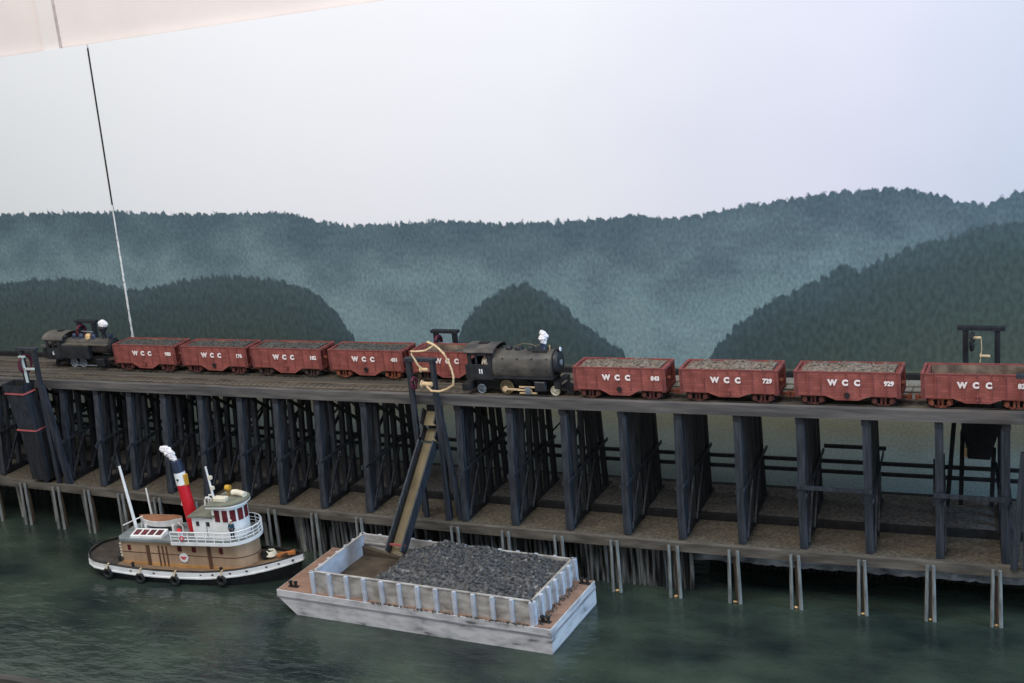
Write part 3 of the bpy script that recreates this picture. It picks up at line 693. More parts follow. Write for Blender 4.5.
    def fz(x, yv):
        if fillz < .16: return fillz + .035 * max(0, math.sin(x * 5 + 2.2)) + .01 * math.sin(x * 23 + ph[1])
        return fillz + .007 * math.sin(x * 7 + ph[0]) + .006 * math.sin(x * 19 + ph[1]) + .022 * (1 - (yv / hw) ** 2)
    heap('ore_load', -h + .06, h - .06, -hw + .016, hw - .016, fz, ZB + .016, ore, ore_lab, loc, rz, ry, nrock)
    return r_
FR = [(-4.869, '843', 'red hopper wagon numbered 843 coupled right behind the numbered tank engine'), (-3.781, '729', 'red hopper wagon numbered 729, second wagon of the front train'),
      (-2.685, '929', 'red hopper wagon numbered 929, third wagon of the front train'), (-1.564, '825', 'red nearly empty hopper wagon at the right end of the front train')]
fills = [.316, .322, .318, .15]
for i, (X, num, lab) in enumerate(FR):
    wagon(X + .475, .27, num, lab, truck_o if i == 3 else truck_r, fills[i], coalb, ['brown grey ore heaped in wagon 843', 'brown grey ore heaped in wagon 729', 'brown grey ore filling wagon 929', 'thin leftover ore on the floor of the rightmost wagon'][i], i * 3 + 1, belly=.055 if i == 0 else .04)
BK = [(-11.09, '980', 'red hopper wagon coupled to the left engine'), (-10.05, '176', 'red hopper wagon second from the left engine'), (-9.03, '182', 'red hopper wagon numbered 182, third from the left engine'),
      (-7.975, '401', 'red hopper wagon numbered 401 with rust orange trucks, fourth from the left engine'), (-6.935, '745', 'red hopper wagon behind the front gallows and cream cord')]
tms = [truck_r, truck_r, truck_d, truck_o, truck_d]
for i, (X, num, lab) in enumerate(BK):
    wagon(X + .475, .68, num, lab, tms[i], .308 if i < 4 else .25, coald, ['dark ore in the wagon nearest the left engine', 'dark ore in the second wagon from the left engine', 'dark ore in wagon 182', 'dark ore in wagon 401', 'dark ore in the wagon behind the cream cord'][i], i * 3 + 20, belly=.058)

# ------------------------------------------------------------------ people
def person(loc, rz, lab, shirt, trousers, hat, H=.2, name='person', arms='rail'):
    s_ = H / 1.75
    root = empty(name, loc, lab, 'person', rz)
    root.scale = (1, 1, 1)
    J = {'pel': (0, 0, .95), 'wai': (0, 0, 1.10), 'che': (0, .01, 1.32), 'nek': (0, .01, 1.48), 'hd1': (0, -.01, 1.60), 'hd2': (0, -.01, 1.70)}
    E = [('pel', 'wai'), ('wai', 'che'), ('che', 'nek'), ('nek', 'hd1'), ('hd1', 'hd2')]
    rad = {'pel': .15, 'wai': .135, 'che': .16, 'nek': .055, 'hd1': .095, 'hd2': .08}
    for sd, t in ((-1, 'l'), (1, 'r')):
        J.update({t + 'sh': (sd * .19, .01, 1.42), t + 'el': (sd * .25, -.02, 1.15), t + 'wr': (sd * .20, -.20, 1.02), t + 'ha': (sd * .18, -.27, 1.02),
                  t + 'hi': (sd * .09, 0, .90), t + 'kn': (sd * .11, -.02, .50), t + 'an': (sd * .12, .0, .09), t + 'to': (sd * .13, -.15, .05)})
        E += [('che', t + 'sh'), (t + 'sh', t + 'el'), (t + 'el', t + 'wr'), (t + 'wr', t + 'ha'), ('pel', t + 'hi'), (t + 'hi', t + 'kn'), (t + 'kn', t + 'an'), (t + 'an', t + 'to')]
        rad.update({t + 'sh': .065, t + 'el': .045, t + 'wr': .03, t + 'ha': .035, t + 'hi': .09, t + 'kn': .06, t + 'an': .045, t + 'to': .04})
    def skin(nm, joints, m, grow, root_j):
        js = [j for j in J if j in joints]; idx = {j: i for i, j in enumerate(js)}
        me = D.meshes.new(nm); me.from_pydata([Vector(J[j]) * s_ for j in js], [(idx[a], idx[b]) for a, b in E if a in idx and b in idx], [])
        o = D.objects.new(nm, me); COL.objects.link(o)
        o.modifiers.new('s', 'SKIN'); o.modifiers.new('u', 'SUBSURF').levels = 1
        for j, i in idx.items():
            v = me.skin_vertices[0].data[i]; v.radius = ((rad[j] + grow) * s_,) * 2; v.use_root = (j == root_j)
        dg = bpy.context.evaluated_depsgraph_get(); m2 = D.meshes.new_from_object(o.evaluated_get(dg)); D.objects.remove(o)
        m2.materials.clear(); m2.materials.append(m); q = D.objects.new(nm, m2); COL.objects.link(q); q.parent = root
        for p in m2.polygons: p.use_smooth = True
        return q
    skin('body', list(J), skin_m, 0, 'pel')
    skin('shirt', ['pel', 'wai', 'che', 'lsh', 'rsh', 'lel', 'rel', 'lwr', 'rwr'], shirt, .018, 'pel')
    skin('trousers', ['pel', 'lhi', 'rhi', 'lkn', 'rkn', 'lan', 'ran'], trousers, .02, 'pel')
    MB().lathe([(.10 * s_, 0), (.115 * s_, .02 * s_), (.10 * s_, .08 * s_), (.05 * s_, .12 * s_)], (0, 0, 1.68 * s_), 'Z', 12).build('cap', hat, root, True)
    mb = MB(); mb.box(-.012 * s_, .012 * s_, -.135 * s_, -.10 * s_, 1.60 * s_, 1.64 * s_); mb.build('nose', skin_m, root)
    return root

def interp(t, P):
    if t <= P[0][0]: return P[0][1] + (t - P[0][0])
    for (a, b_), (c, d) in zip(P, P[1:]):
        if t <= c: return b_ + (t - a) * (d - b_) / (c - a)
    return P[-1][1] + t - P[-1][0]
def reshape(root, rules):
    for o in root.children:
        base = o.name.split('.')[0]
        for names, PX, PZ in rules:
            if base in names:
                for v in o.data.vertices:
                    if PX: v.co.x = interp(v.co.x, PX)
                    if PZ: v.co.z = interp(v.co.z, PZ)
                break
# ------------------------------------------------------------------ tank engine with number 11
def wheelset(parent, x, r_, y, m, rim=None, spokes=8, hub=.012, z=None):
    z = r_ if z is None else z
    for s_ in (-1, 1):
        mb = MB().torus((x, s_ * y, z), r_ * .88, r_ * .13, 'Y', 24, 6)
        mb.tube((x, s_ * y - .01, z), (x, s_ * y + .01, z), hub, hub, 10)
        for k in range(spokes):
            a = 2 * math.pi * k / spokes; mb.tube((x, s_ * y, z), (x + math.cos(a) * r_ * .85, s_ * y, z + math.sin(a) * r_ * .85), .004, .004, 5)
        mb.tube((x, s_ * y + (.004 if s_ < 0 else -.008), z), (x, s_ * y + (.008 if s_ < 0 else -.004), z), r_ * .85, r_ * .85, 20)
        mb.build('wheel', m, parent, True)
loc, rz, ry = place(-5.50, .27)
L11 = empty('tank_engine', loc, 'black saddle tank steam engine numbered 11 with white smoke on the front track', 'locomotive', rz, ry)
hwC = .145
# cab with window openings
cab = MB()
for s_ in (-1, 1):
    y0, y1 = sorted((s_ * hwC, s_ * (hwC - .012)))
    cab.box(-.55, -.20, y0, y1, .105, .265)            # lower side
    cab.box(-.55, -.50, y0, y1, .265, .40); cab.box(-.44, -.42, y0, y1, .265, .40); cab.box(-.27, -.20, y0, y1, .265, .40)
    cab.box(-.55, -.20, y0, y1, .365, .41)
cab.box(-.21, -.198, -hwC, hwC, .105, .40); cab.box(-.55, -.54, -hwC, hwC, .105, .30); cab.box(-.55, -.2, -hwC, hwC, .095, .11)
cab.build('cab', black, L11)
def arch(x0, x1, hw_, z0, rise, th, n=10):
    ring = []
    for k in range(n + 1):
        a = math.pi * k / n; ring.append((-math.cos(a) * hw_, z0 + math.sin(a) * rise))
    poly = ring + [(y * (1 - th / hw_), z_ - th) for y, z_ in reversed(ring)]
    return [(x0, x1, poly)]
def roof(parent, x0, x1, hw_, z0, rise, m, nm='cab_roof', th=.012):
    _, _, poly = arch(x0, x1, hw_, z0, rise, th)[0]
    return MB().prism(poly, x0, x1, 'X').build(nm, m, parent, True)
roof(L11, -.585, -.165, .168, .405, .075, dusty)
MB().box(-.44, -.31, -.03, .03, .475, .488).build('roof_hatch', blackmat, L11)
MB().box(-.60, -.55, -.13, .13, .09, .25).build('coal_bunker', black, L11)
MB().box(-.62, -.52, -.155, .155, .03, .095).build('rear_beam', blackmat, L11)
# saddle tank: flat lower sides, rounded shoulders
sec = [(-.135, .155), (-.148, .18), (-.15, .26), (-.135, .315), (-.10, .355), (-.05, .378), (0, .384)]
sec = sec + [(-y, z_) for y, z_ in reversed(sec[:-1])]
MB().prism(sec, -.20, .36, 'X').build('saddle_tank', dusty, L11, True)
mb = MB()
for x in (-.10, .04, .18, .32):
    mb.blob((x, -.132, .325), .008, 0, 1); mb.blob((x, -.152, .22), .006, 0, 1)
mb.build('rivets', blackmat, L11)
mb = MB().box(-.20, .37, -.16, .16, .142, .156); mb.build('running_board', black, L11)
MB().lathe([(.10, 0), (.112, .01), (.112, .07), (.10, .085), (.06, .09)], (.36, 0, .245), 'X', 24).build('smokebox', black, L11, True)
MB().lathe([(.03, 0), (.03, .012), (.01, .02)], (.45, 0, .245), 'X', 12).build('smokebox_door_hub', silver, L11, True)
for x, rr_, hh in ((-.11, .030, .06), (.0, .040, .065), (.13, .032, .06)):
    MB().lathe([(rr_ * 1.3, 0), (rr_ * 1.15, .01), (rr_ * 1.15, hh * .7), (rr_ * .7, hh * .95), (rr_ * .2, hh)], (x, 0, .372), 'Z', 16).build('dome', black, L11, True)
MB().lathe([(.034, 0), (.026, .01), (.024, .075), (.032, .08), (.032, .095)], (.27, 0, .375), 'Z', 16).build('smokestack', navy, L11, True)
MB().box(.17, .33, -.07, .07, .372, .386).build('stack_platform', blackmat, L11)
MB().tube((.40, 0, .375), (.43, 0, .375), .026, .026, 12).build('headlight', blackmat, L11, True)
MB().tube((.428, 0, .375), (.436, 0, .375), .022, .022, 12).build('headlight_lens', whitep, L11, True)
MB().tube((.34, .0, .37), (.34, 0, .44), .006, .006, 6).build('bell_post', brass, L11)
MB().path([(-.05, -.01, .42), (.05, -.015, .455), (.14, -.015, .45), (.20, -.01, .43), (.24, 0, .45)], .004).build('steam_pipe', chutefl, L11)
wheelset(L11, -.43, .052, .085, silver)
wheelset(L11, -.14, .078, .085, chutefl, hub=.016)
wheelset(L11, .07, .078, .085, blackmat, hub=.016)
wheelset(L11, .39, .052, .085, creamp)
MB().box(-.50, .40, -.06, .06, .045, .145).build('frame', blackmat, L11)
for s_ in (-1, 1):
    ya, yb_ = sorted((s_ * .115, s_ * .165))
    MB().box(.20, .32, ya, yb_, .05, .135).build('cylinder_block', black, L11, bevel=.008)
    mb = MB(); yy = s_ * .135
    mb.beam((-.14, yy, .075), (.16, yy, .062), .012, .018); mb.tube((-.14, yy - .012, .075), (-.14, yy + .012, .075), .026, .026, 12)
    mb.build('connecting_rod', cream, L11, True)
    mb = MB(); mb.beam((.02, yy, .100), (.21, yy, .098), .014, .013); mb.beam((.02, yy, .035), (.21, yy, .036), .014, .013); mb.build('slide_bars', cream, L11)
    MB().box(.085, .15, yy - .012, yy + .012, .026, .104).build('crosshead', silver, L11)
mb = MB()
for k in range(-3, 4): mb.beam((.46, k * .035, .095), (.58, k * .02, .02), .012, .012)
mb.box(.56, .585, -.08, .08, .012, .03); mb.build('pilot', timber2, L11)
MB().box(.41, .47, -.14, .14, .075, .13).build('front_beam', black, L11)
MB().beam((.43, -.09, .10), (.53, -.09, .17), .02, .02).build('pilot_step', fascia, L11)
text('11', .065, (-.375, -hwC - .003, .185), whitep, L11, 'number_marking', .004)
reshape(L11, [
    (('cab', 'cab_roof', 'roof_hatch', 'coal_bunker', 'number_marking'), [(-.60, -.57), (-.585, -.555), (-.55, -.525), (-.20, -.25), (-.165, -.215)], [(.09, .165), (.105, .18), (.405, .46), (.48, .518), (.49, .53)]),
    (('saddle_tank', 'rivets', 'running_board'), [(-.2, -.25), (.37, .405)], [(.142, .19), (.156, .21), (.384, .458)]),
    (('smokebox', 'smokebox_door_hub'), [(.36, .395), (.45, .445), (.46, .452)], [(.13, .20), (.36, .45)]),
    (('dome', 'steam_pipe', 'bell_post'), None, [(.372, .435), (.44, .505), (.46, .525)]),
    (('smokestack', 'stack_platform'), None, [(.372, .445), (.386, .46), (.47, .525)]),
    (('headlight', 'headlight_lens'), [(.40, .42), (.44, .46)], [(.35, .44), (.40, .49)]),
    (('frame',), None, [(.045, .05), (.145, .20)]), (('rear_beam', 'front_beam', 'cylinder_block'), None, [(.0, .03), (.05, .06), (.13, .16)])])
sb = MB()
for c, r_ in (((0, 0, .0), .03), ((-.004, 0, .04), .04), ((.01, 0, .075), .032), ((-.012, .004, .095), .026), ((.04, 0, .062), .018)): sb.blob(c, r_, .18, 2)
so = sb.build('smoke_puff', smokem, None, True); so.location = Vector(loc) + Vector((.27, 0, .54)); tag(so, 'white cotton smoke puff on the stack of engine 11', 'smoke')
pr = person(Vector(loc) + Vector((-.36, -.085, .185)), R(0), 'person in light blue cap leaning at the cab window of engine 11', creamp, darkcl, lightblue, H=.225)

# ------------------------------------------------------------------ left engine
loc, rz, ry = place(-11.66, .68)
LB = empty('tank_engine', loc, 'small black side tank engine with balloon stack at the far left', 'locomotive', rz, ry)
cab = MB(); hw2 = .14
for s_ in (-1, 1):
    y0, y1 = sorted((s_ * hw2, s_ * (hw2 - .012)))
    cab.box(-.53, -.22, y0, y1, .08, .20); cab.box(-.53, -.48, y0, y1, .20, .30); cab.box(-.40, -.375, y0, y1, .20, .30); cab.box(-.30, -.22, y0, y1, .20, .30); cab.box(-.53, -.22, y0, y1, .275, .30)
cab.box(-.232, -.22, -hw2, hw2, .08, .30); cab.box(-.53, -.52, -hw2, hw2, .08, .22); cab.box(-.53, -.22, -hw2, hw2, .07, .085)
cab.build('cab', black, LB)
roof(LB, -.56, -.16, .16, .295, .085, mat('dusty_roof', (74, 70, 66), (104, 98, 92), .8), 'cab_roof')
MB().box(-.38, -.28, -.03, .03, .375, .39).build('roof_hatch', blackmat, LB)
MB().box(-.62, -.53, -.12, .12, .07, .18).build('coal_bunker', blackmat, LB)
MB().box(-.64, -.50, -.14, .14, .205, .225).build('bunker_rail', fascia, LB)
for s_ in (-1, 1):
    y0, y1 = sorted((s_ * .075, s_ * .15)); MB().box(-.22, .16, y0, y1, .085, .235).build('side_tank', black, LB, bevel=.006)
    y0, y1 = sorted((s_ * .10, s_ * .155)); MB().box(.26, .38, y0, y1, .03, .10).build('cylinder_block', black, LB, bevel=.006)
    MB().beam((-.12, s_ * .135, .045), (.27, s_ * .135, .05), .01, .014).build('connecting_rod', silver, LB)
MB().tube((-.22, 0, .205), (.42, 0, .205), .085, .085, 20).build('boiler', dusty, LB, True)
MB().lathe([(.09, 0), (.09, .05), (.05, .062)], (.42, 0, .205), 'X', 20).build('smokebox_door', black, LB, True)
MB().box(-.22, .44, -.13, .13, .235, .245).build('tank_top', mat('tank_top_dust', (78, 74, 66), (112, 106, 92), .8), LB)
for x, rr_, m_ in ((-.12, .028, navy), (-.02, .036, navy), (.08, .04, brass), (.15, .036, navy)):
    MB().lathe([(rr_, 0), (rr_, .05), (rr_ * .7, .075), (rr_ * .2, .085)], (x, 0, .265), 'Z', 14).build('dome', m_, LB, True)
MB().lathe([(.035, 0), (.026, .015), (.026, .10), (.055, .15), (.058, .175), (.035, .20)], (.32, 0, .275), 'Z', 18).build('smokestack', black, LB, True)
MB().tube((.40, 0, .32), (.44, 0, .32), .028, .028, 12).build('headlight', navy, LB, True)
for x in (-.17, -.02): wheelset(LB, x, .062, .085, silver, hub=.012)
wheelset(LB, -.44, .045, .085, blackmat); wheelset(LB, .36, .045, .085, blackmat)
MB().box(-.5, .42, -.06, .06, .04, .10).build('frame', blackmat, LB)
mb = MB()
for k in range(-3, 4): mb.beam((.42, k * .035, .09), (.56, k * .03, .02), .01, .01)
mb.box(.42, .58, -.12, .12, .085, .097); mb.build('pilot', truck_d, LB)
text('6', .055, (-.40, -hw2 - .003, .14), whitep, LB, 'number_marking', .003)
PZ = [(.07, .115), (.085, .13), (.235, .30), (.30, .375), (.38, .445), (.39, .455), (.475, .52)]
reshape(LB, [(('cab', 'cab_roof', 'roof_hatch', 'coal_bunker', 'number_marking', 'bunker_rail'), [(-.64, -.64), (-.53, -.54), (-.22, -.29), (-.16, -.24)], PZ),
    (('side_tank', 'tank_top', 'boiler', 'smokebox_door', 'dome', 'headlight', 'smokestack'), [(-.22, -.29), (.2, .2)], PZ), (('frame', 'pilot', 'cylinder_block'), None, [(.03, .04), (.10, .14)])])
sb = MB()
for c, r_ in (((0, 0, 0), .045), ((-.03, 0, .02), .035), ((.035, 0, .01), .035), ((0, 0, .03), .04)): sb.blob(c, r_, .15, 2)
so = sb.build('smoke_puff', smokem, None, True); so.location = Vector(loc) + Vector((.315, 0, .53)); tag(so, 'white cotton smoke puff filling the balloon stack of the left engine', 'smoke')
person(Vector(loc) + Vector((-.44, -.07, .125)), 0, 'person seen as a pale face in the cab window of the left engine', darkcl, darkcl, darkcl, H=.19)

# ------------------------------------------------------------------ barge
BG = empty('coal_barge', (-6.100, -.815, 0), 'white flat barge with tan deck and boarded coal bin moored at the dock', 'barge', R(-2.4))
bl, bw, bz = 3.05, 1.03, .25
hl, hw_ = bl / 2, bw / 2
prof = [(-hl, bz), (-hl, bz - .07), (-hl + .26, -.04), (hl - .02, -.04), (hl, .02), (hl, bz)]
MB().prism(prof, -hw_, hw_).build('hull', bargew, BG)
MB().box(-hl + .012, hl - .012, -hw_ + .012, hw_ - .012, bz - .002, bz + .006).build('deck', bargedeck, BG)
mb = MB()
for s_ in (-1, 1): mb.box(-hl, hl, s_ * (hw_ + .002) - .006, s_ * (hw_ + .002) + .006, bz - .075, bz - .06)
mb.box(hl - .005, hl + .008, -hw_, hw_, bz - .08, bz - .06); mb.build('rub_strake', mat('barge_strake', (150, 150, 156), (110, 110, 116), .8, (5, 5, 5)), BG)
cx0, cx1, cy0, cy1, cz = -1.08, 1.335, -.47, .46, bz + .23
bb_ = MB(); th = .02
bb_.box(cx0, cx1, cy0, cy0 + th, bz, cz); bb_.box(cx0, cx1, cy1 - th, cy1, bz, cz)
bb_.box(cx1 - th, cx1, cy0 + th, cy1 - th, bz, cz)
bb_.build('bin_wall', bargein, BG)
MB().box(cx0, cx0 + th, cy0 + th, cy1 - th, bz, cz).build('bin_wall', bargepost, BG)  # left end wall in a bluish tint that stands in for window light
MB().box(cx0 + th, cx1 - th, cy0 + th, cy1 - th, bz + .007, bz + .02).build('bin_floor', bargehold, BG)
MB().prism([(cx0 + th, bz + .02), (cx0 + .55, bz + .02), (cx0 + th, bz + .12)], cy1 - th - .05, cy1 - th).build('inner_wall', bargehold, BG)
MB().box(cx0 + th, cx0 + .9, cy1 - th - .015, cy1 - th, cz - .09, cz - .075).build('inner_ledge', bargein, BG)
for q in range(13):
    x = cx0 + (cx1 - cx0) * q / 12; MB().box(x - .018, x + .018, cy0 - .034, cy0, bz, cz + .008).build('bin_post', bargepost, BG)
    MB().box(x - .018, x + .018, cy1, cy1 + .03, bz, cz + .008).build('bin_post', bargepost, BG)
for q in range(7):
    y = cy0 + (cy1 - cy0) * q / 6; MB().box(cx1, cx1 + .034, y - .022, y + .022, bz, cz + .008).build('bin_post', bargepost, BG)
    MB().box(cx0 - .03, cx0, y - .018, y + .018, bz, cz + .008).build('bin_post', bargepost, BG)
mb = MB(); 
mb.box(cx0, cx1, cy0 - .006, cy0 + .02, cz, cz + .01); mb.box(cx0, cx1, cy1 - .02, cy1 + .006, cz, cz + .01); mb.box(cx1 - .02, cx1 + .006, cy0, cy1, cz, cz + .01); mb.box(cx0 - .006, cx0 + .02, cy0, cy1, cz, cz + .01)
mb.build('bin_rim', bargein, BG)
def bollard(x, y):
    mb = MB()
    for d in (-.03, .03): mb.lathe([(.018, 0), (.014, .02), (.014, .04), (.022, .045), (.022, .058)], (x + d, y, bz + .006), 'Z', 10)
    mb.box(x - .055, x + .055, y - .02, y + .02, bz + .004, bz + .014); mb.build('bollard', rubber, BG, True)
for x, y in ((-1.38, -.42), (-1.28, .42), (1.46, .42), (1.42, -.40)): bollard(x, y)
def cf(x, y):
    # ramp up from the bare left end, crest, falling to the near right corner
    e = min(1, max(0, (x + .60 - .25 * y + .06 * math.sin(y * 11)) / .42)); e = e * e * (3 - 2 * e)
    cr_ = .13 * max(0, 1 - ((y - .05) / .60) ** 2) * max(0, 1 - ((x - .1) / 1.45) ** 2)
    if e <= .02: return bz - .005
    return bz + .022 + e * (.165 + cr_) + .012 * math.sin(x * 13 + y * 5) * e + .01 * math.sin(y * 21 + x * 3) * e
hp = heap('coal_heap', cx0 + .05, cx1 - .021, cy0 + .021, cy1 - .021, cf, bz - .006, coal, 'heaped dark grey coal filling the bin of the white barge', (-6.100, -.815, 0), R(-2.4), 0, 2600, (.007, .019), (110, 44))
# spilled lumps on the barge deck
rs = random.Random(4); mb = MB()
for _ in range(120): x = rs.uniform(-.4, 1.3); mb.rock((x, cy0 - .035 - rs.random() ** 2 * .02, bz + .012), rs.uniform(.006, .013))
for _ in range(70): mb.rock((cx1 + .035 + rs.random() ** 2 * .06, rs.uniform(cy0, cy1 - .1), bz + .012), rs.uniform(.006, .014))
o = mb.build('spilled_coal', coald); o.location = (-6.100, -.815, 0); o.rotation_euler = (0, 0, R(-2.4)); tag(o, 'dark coal crumbs spilled on the barge deck around the bin', 'coal', kind='stuff')

# ------------------------------------------------------------------ tugboat
TL = Vector((-9.15, -.62, 0)); TR = R(4.5)
TG = empty('tugboat', TL, 'black hulled steam tugboat with white pilot house and red funnel', 'tugboat', TR)
def hb_(x):      # half breadth of the deck line
    if x < -1.02: t = (x + 1.32) / .30; return .36 * math.sqrt(max(0, 1 - (1 - t) ** 2)) * .96
    t = (x + 1.02) / 2.37
    return .345 + .03 * math.sin(min(1, t * 1.6) * math.pi) if t < .55 else (.345 + .03 * math.sin(min(1, t * 1.6) * math.pi)) * max(0.0, 1 - ((t - .55) / .45) ** 2.1) + .004
def sheer(x): return .115 + .075 * max(0, (-x - .3) / 1.1) ** 2 + .14 * max(0, (x - .0) / 1.38) ** 1.9
AX = .02
XS = [-1.32, -1.315, -1.30, -1.27, -1.2, -1.1, -1.0, -.85, -.6, -.3, 0, .3, .5, .7, .85, 1.0, 1.1, 1.2, 1.26, 1.30, 1.33, 1.345]
rings = []
for x in XS:
    b_ = max(.004, hb_(x)); z1 = sheer(x); t = max(0, (x - .6) / .8)
    rk = x - .10 * max(0, t) * 1.0; rk0 = x + (.18 if x < -1.2 else .08 if x < -1 else 0) * 1.0
    bot = rk if x > .6 else rk0
    wlb = b_ * (.97 - .45 * t)
    rings.append([(x, AX - b_, z1), (bot, AX - wlb, .0), (bot, AX - wlb * .9, -.05), (bot, AX + wlb * .9, -.05), (bot, AX + wlb, .0), (x, AX + b_, z1)])
MB().loft(rings).build('hull', black, TG, True)
# deck inside
dk = MB(); L_ = [(x, AX - max(.003, hb_(x) - .012), sheer(x) - .0) for x in XS] ; R_ = [(x, AX + max(.003, hb_(x) - .012), sheer(x)) for x in XS]
n = len(XS); dk.add([(a, b_, c + .003) for a, b_, c in L_ + R_], [(i, i + 1, n + i + 1, n + i) for i in range(n - 1)]); dk.build('deck', mat('tug_deck', (128, 106, 84), (104, 86, 70), .8, (6, 20, 6)), TG)
# bulwark: white outside band, dark inner
def band(nm, m, o0, o1, z0, z1, x0=-2, x1=2, bl0=1.):
    pts = [x for x in XS if x0 <= x <= x1]
    path_ = [(x, AX - hb_(x), -1) for x in reversed(pts)] + [(x, AX + hb_(x), 1) for x in pts]
    rings = []
    for (x, y, s_) in path_:
        sc = 1 if abs(y - AX) > .02 else abs(y - AX) / .02
        nx = -1 if x < -1.3 else 0
        d = Vector((nx * (1 - abs(y - AX) / .36) * 1.0, s_, 0)).normalized()
        zz = sheer(x)
        rings.append([(x + d.x * o0, y + d.y * o0 * sc, zz + z0), (x + d.x * o1, y + d.y * o1 * sc, zz + z0), (x + d.x * o1, y + d.y * o1 * sc, zz + z1), (x + d.x * o0, y + d.y * o0 * sc, zz + z1)])
    return MB().loft(rings).build(nm, m, TG, False)
band('white_bulwark', whitep, -.006, .012, -.035, .03)
band('bulwark_inner', blackmat, -.02, -.005, -.005, .038)
band('cap_rail', mat('dark_rail', (44, 44, 46), (66, 64, 62), .7), -.022, .010, .030, .038)
band('rub_rail', whitep, .010, .022, -.04, -.025)
mb = MB()
for x in (-.9, -.6, -.3, -.02, .28, .42, .62, .8, 1.0, 1.12):
    mb.box(x - .012, x + .012, AX - hb_(x) - .016, AX - hb_(x) - .008, sheer(x) - .002, sheer(x) + .012)
mb.build('scupper', blackmat, TG)
# stern dark inner mat
sp_ = [x for x in XS if x <= -.84]
sg = MB(); m0 = len(sp_); sg.add([(x, AX - max(.003, hb_(x) - .016), sheer(x) + .008) for x in sp_] + [(x, AX + max(.003, hb_(x) - .016), sheer(x) + .008) for x in sp_], [(i, i + 1, m0 + i + 1, m0 + i) for i in range(m0 - 1)])
sg.build('stern_deck', mat('stern_deck_dark', (52, 47, 44), (72, 66, 60), .8, (10, 10, 10)), TG)
# deckhouse
def house_poly(x0, x1, w_, nose=.24, n=10, back=.0):
    P_ = [(x0, -w_), (x1 - nose, -w_)]
    for k in range(1, n): a = -math.pi / 2 + math.pi * k / n; P_.append((x1 - nose + math.cos(a) * nose, math.sin(a) * w_))
    return P_ + [(x1 - nose, w_), (x0, w_)]
def tilt(mb, k, x0=0):
    mb.v = [(x, y, z_ + (x - x0) * k if True else z_) for x, y, z_ in mb.v]; return mb
HY = .03
hp_ = [(a, b_ + HY) for a, b_ in house_poly(-.80, .80, .215, .26)]
mb = MB().prism(hp_, .085, .40, 'Z'); mb.v = [(x, y, (z_ if z_ < .2 else .385 + .055 * (x + .8) / 1.6)) if z_ > .2 else (x, y, z_) for x, y, z_ in mb.v]
mb.build('deckhouse', tan, TG, True)
hp2 = [(a * 1.006, (b_ - HY) * 1.02 + HY) for a, b_ in hp_]
MB().prism(hp2, .085, .155, 'Z').build('house_base', tanbase, TG, True)
hp3 = [(a * 1.004, (b_ - HY) * 1.012 + HY) for a, b_ in hp_]
m_ = MB().prism(hp3, .262, .270, 'Z'); m_.build('house_moulding', browndoor, TG, True)
ys = HY - .215
for x, w_, z0, z1, m_, nm in ((-.70, .04, .29, .35, maroon, 'window'), (-.46, .045, .12, .36, browndoor, 'door'), (-.32, .018, .12, .36, browndoor, 'door'), (-.27, .018, .12, .36, browndoor, 'door'), (-.22, .018, .12, .36, browndoor, 'door'),
                              (-.05, .05, .31, .37, maroon, 'window'), (.13, .05, .31, .37, maroon, 'window'), (.32, .045, .12, .39, browndoor, 'door'), (.47, .045, .31, .38, maroon, 'window')):
    MB().box(x - w_ / 2, x + w_ / 2, ys - .006, ys + .004, z0, z1).build(nm, m_, TG)
MB().tube((-.01, ys - .01, .24), (-.01, ys - .002, .24), .056, .056, 8).build('emblem_board', whitep, TG, label='white octagonal board with a red mark')
mb = MB().box(-.045, .025, ys - .014, ys - .009, .238, .252); mb.box(-.03, .01, ys - .014, ys - .009, .222, .232); mb.build('emblem_mark', redp, TG)
# boat deck (grey), overhanging the house
bd = [(a, b_ + HY) for a, b_ in ((-.86, -.16), (-.80, -.235), (.0, -.25), (.0, .25), (-.80, .235), (-.86, .16))]
mb = MB().prism(bd, 0, .028, 'Z'); mb.v = [(x, y, z_ + .392 + .034 * (x + .8)) for x, y, z_ in mb.v]; mb.build('boat_deck', greyroof, TG)
ud = [(a, b_ + HY) for a, b_ in house_poly(-.10, .84, .285, .28)]
mb = MB().prism(ud, 0, .036, 'Z'); mb.v = [(x, y, z_ + .410 + .034 * (x + .1)) for x, y, z_ in mb.v]; mb.build('upper_deck', whitep, TG, True)
mb = MB().prism([(a * .985, (b_ - HY) * .97 + HY) for a, b_ in ud], 0, .003, 'Z'); mb.v = [(x, y, z_ + .446 + .034 * (x + .1)) for x, y, z_ in mb.v]; mb.build('upper_deck_floor', greyroof, TG)
# railing round the upper deck
def rail_line(off, z_): return [((a - .4) * (1 - off) + .4, (b_ - HY) * (1 - off * 1.6) + HY, z_ + .446 + .034 * (a + .1)) for a, b_ in ud]
ring = rail_line(.012, 0)
def dens(pts, step):
    out = [Vector(pts[0])]
    for p, q in zip(pts, pts[1:]):
        p, q = Vector(p), Vector(q); m = max(1, int((q - p).length / step)); out += [p + (q - p) * (i + 1) / m for i in range(m)]
    return out
for z_, nm, r_ in ((.115, 'handrail', .007), (.07, 'rail_bar', .0045), (.035, 'rail_bar', .0045)): MB().path([Vector(p) + Vector((0, 0, z_)) for p in ring], r_, 6).build(nm, whitep, TG, True)
mb = MB()
for p in dens(ring, .10): mb.tube(p, p + Vector((0, 0, .115)), .005, .005, 6)
mb.build('stanchions', whitep, TG)
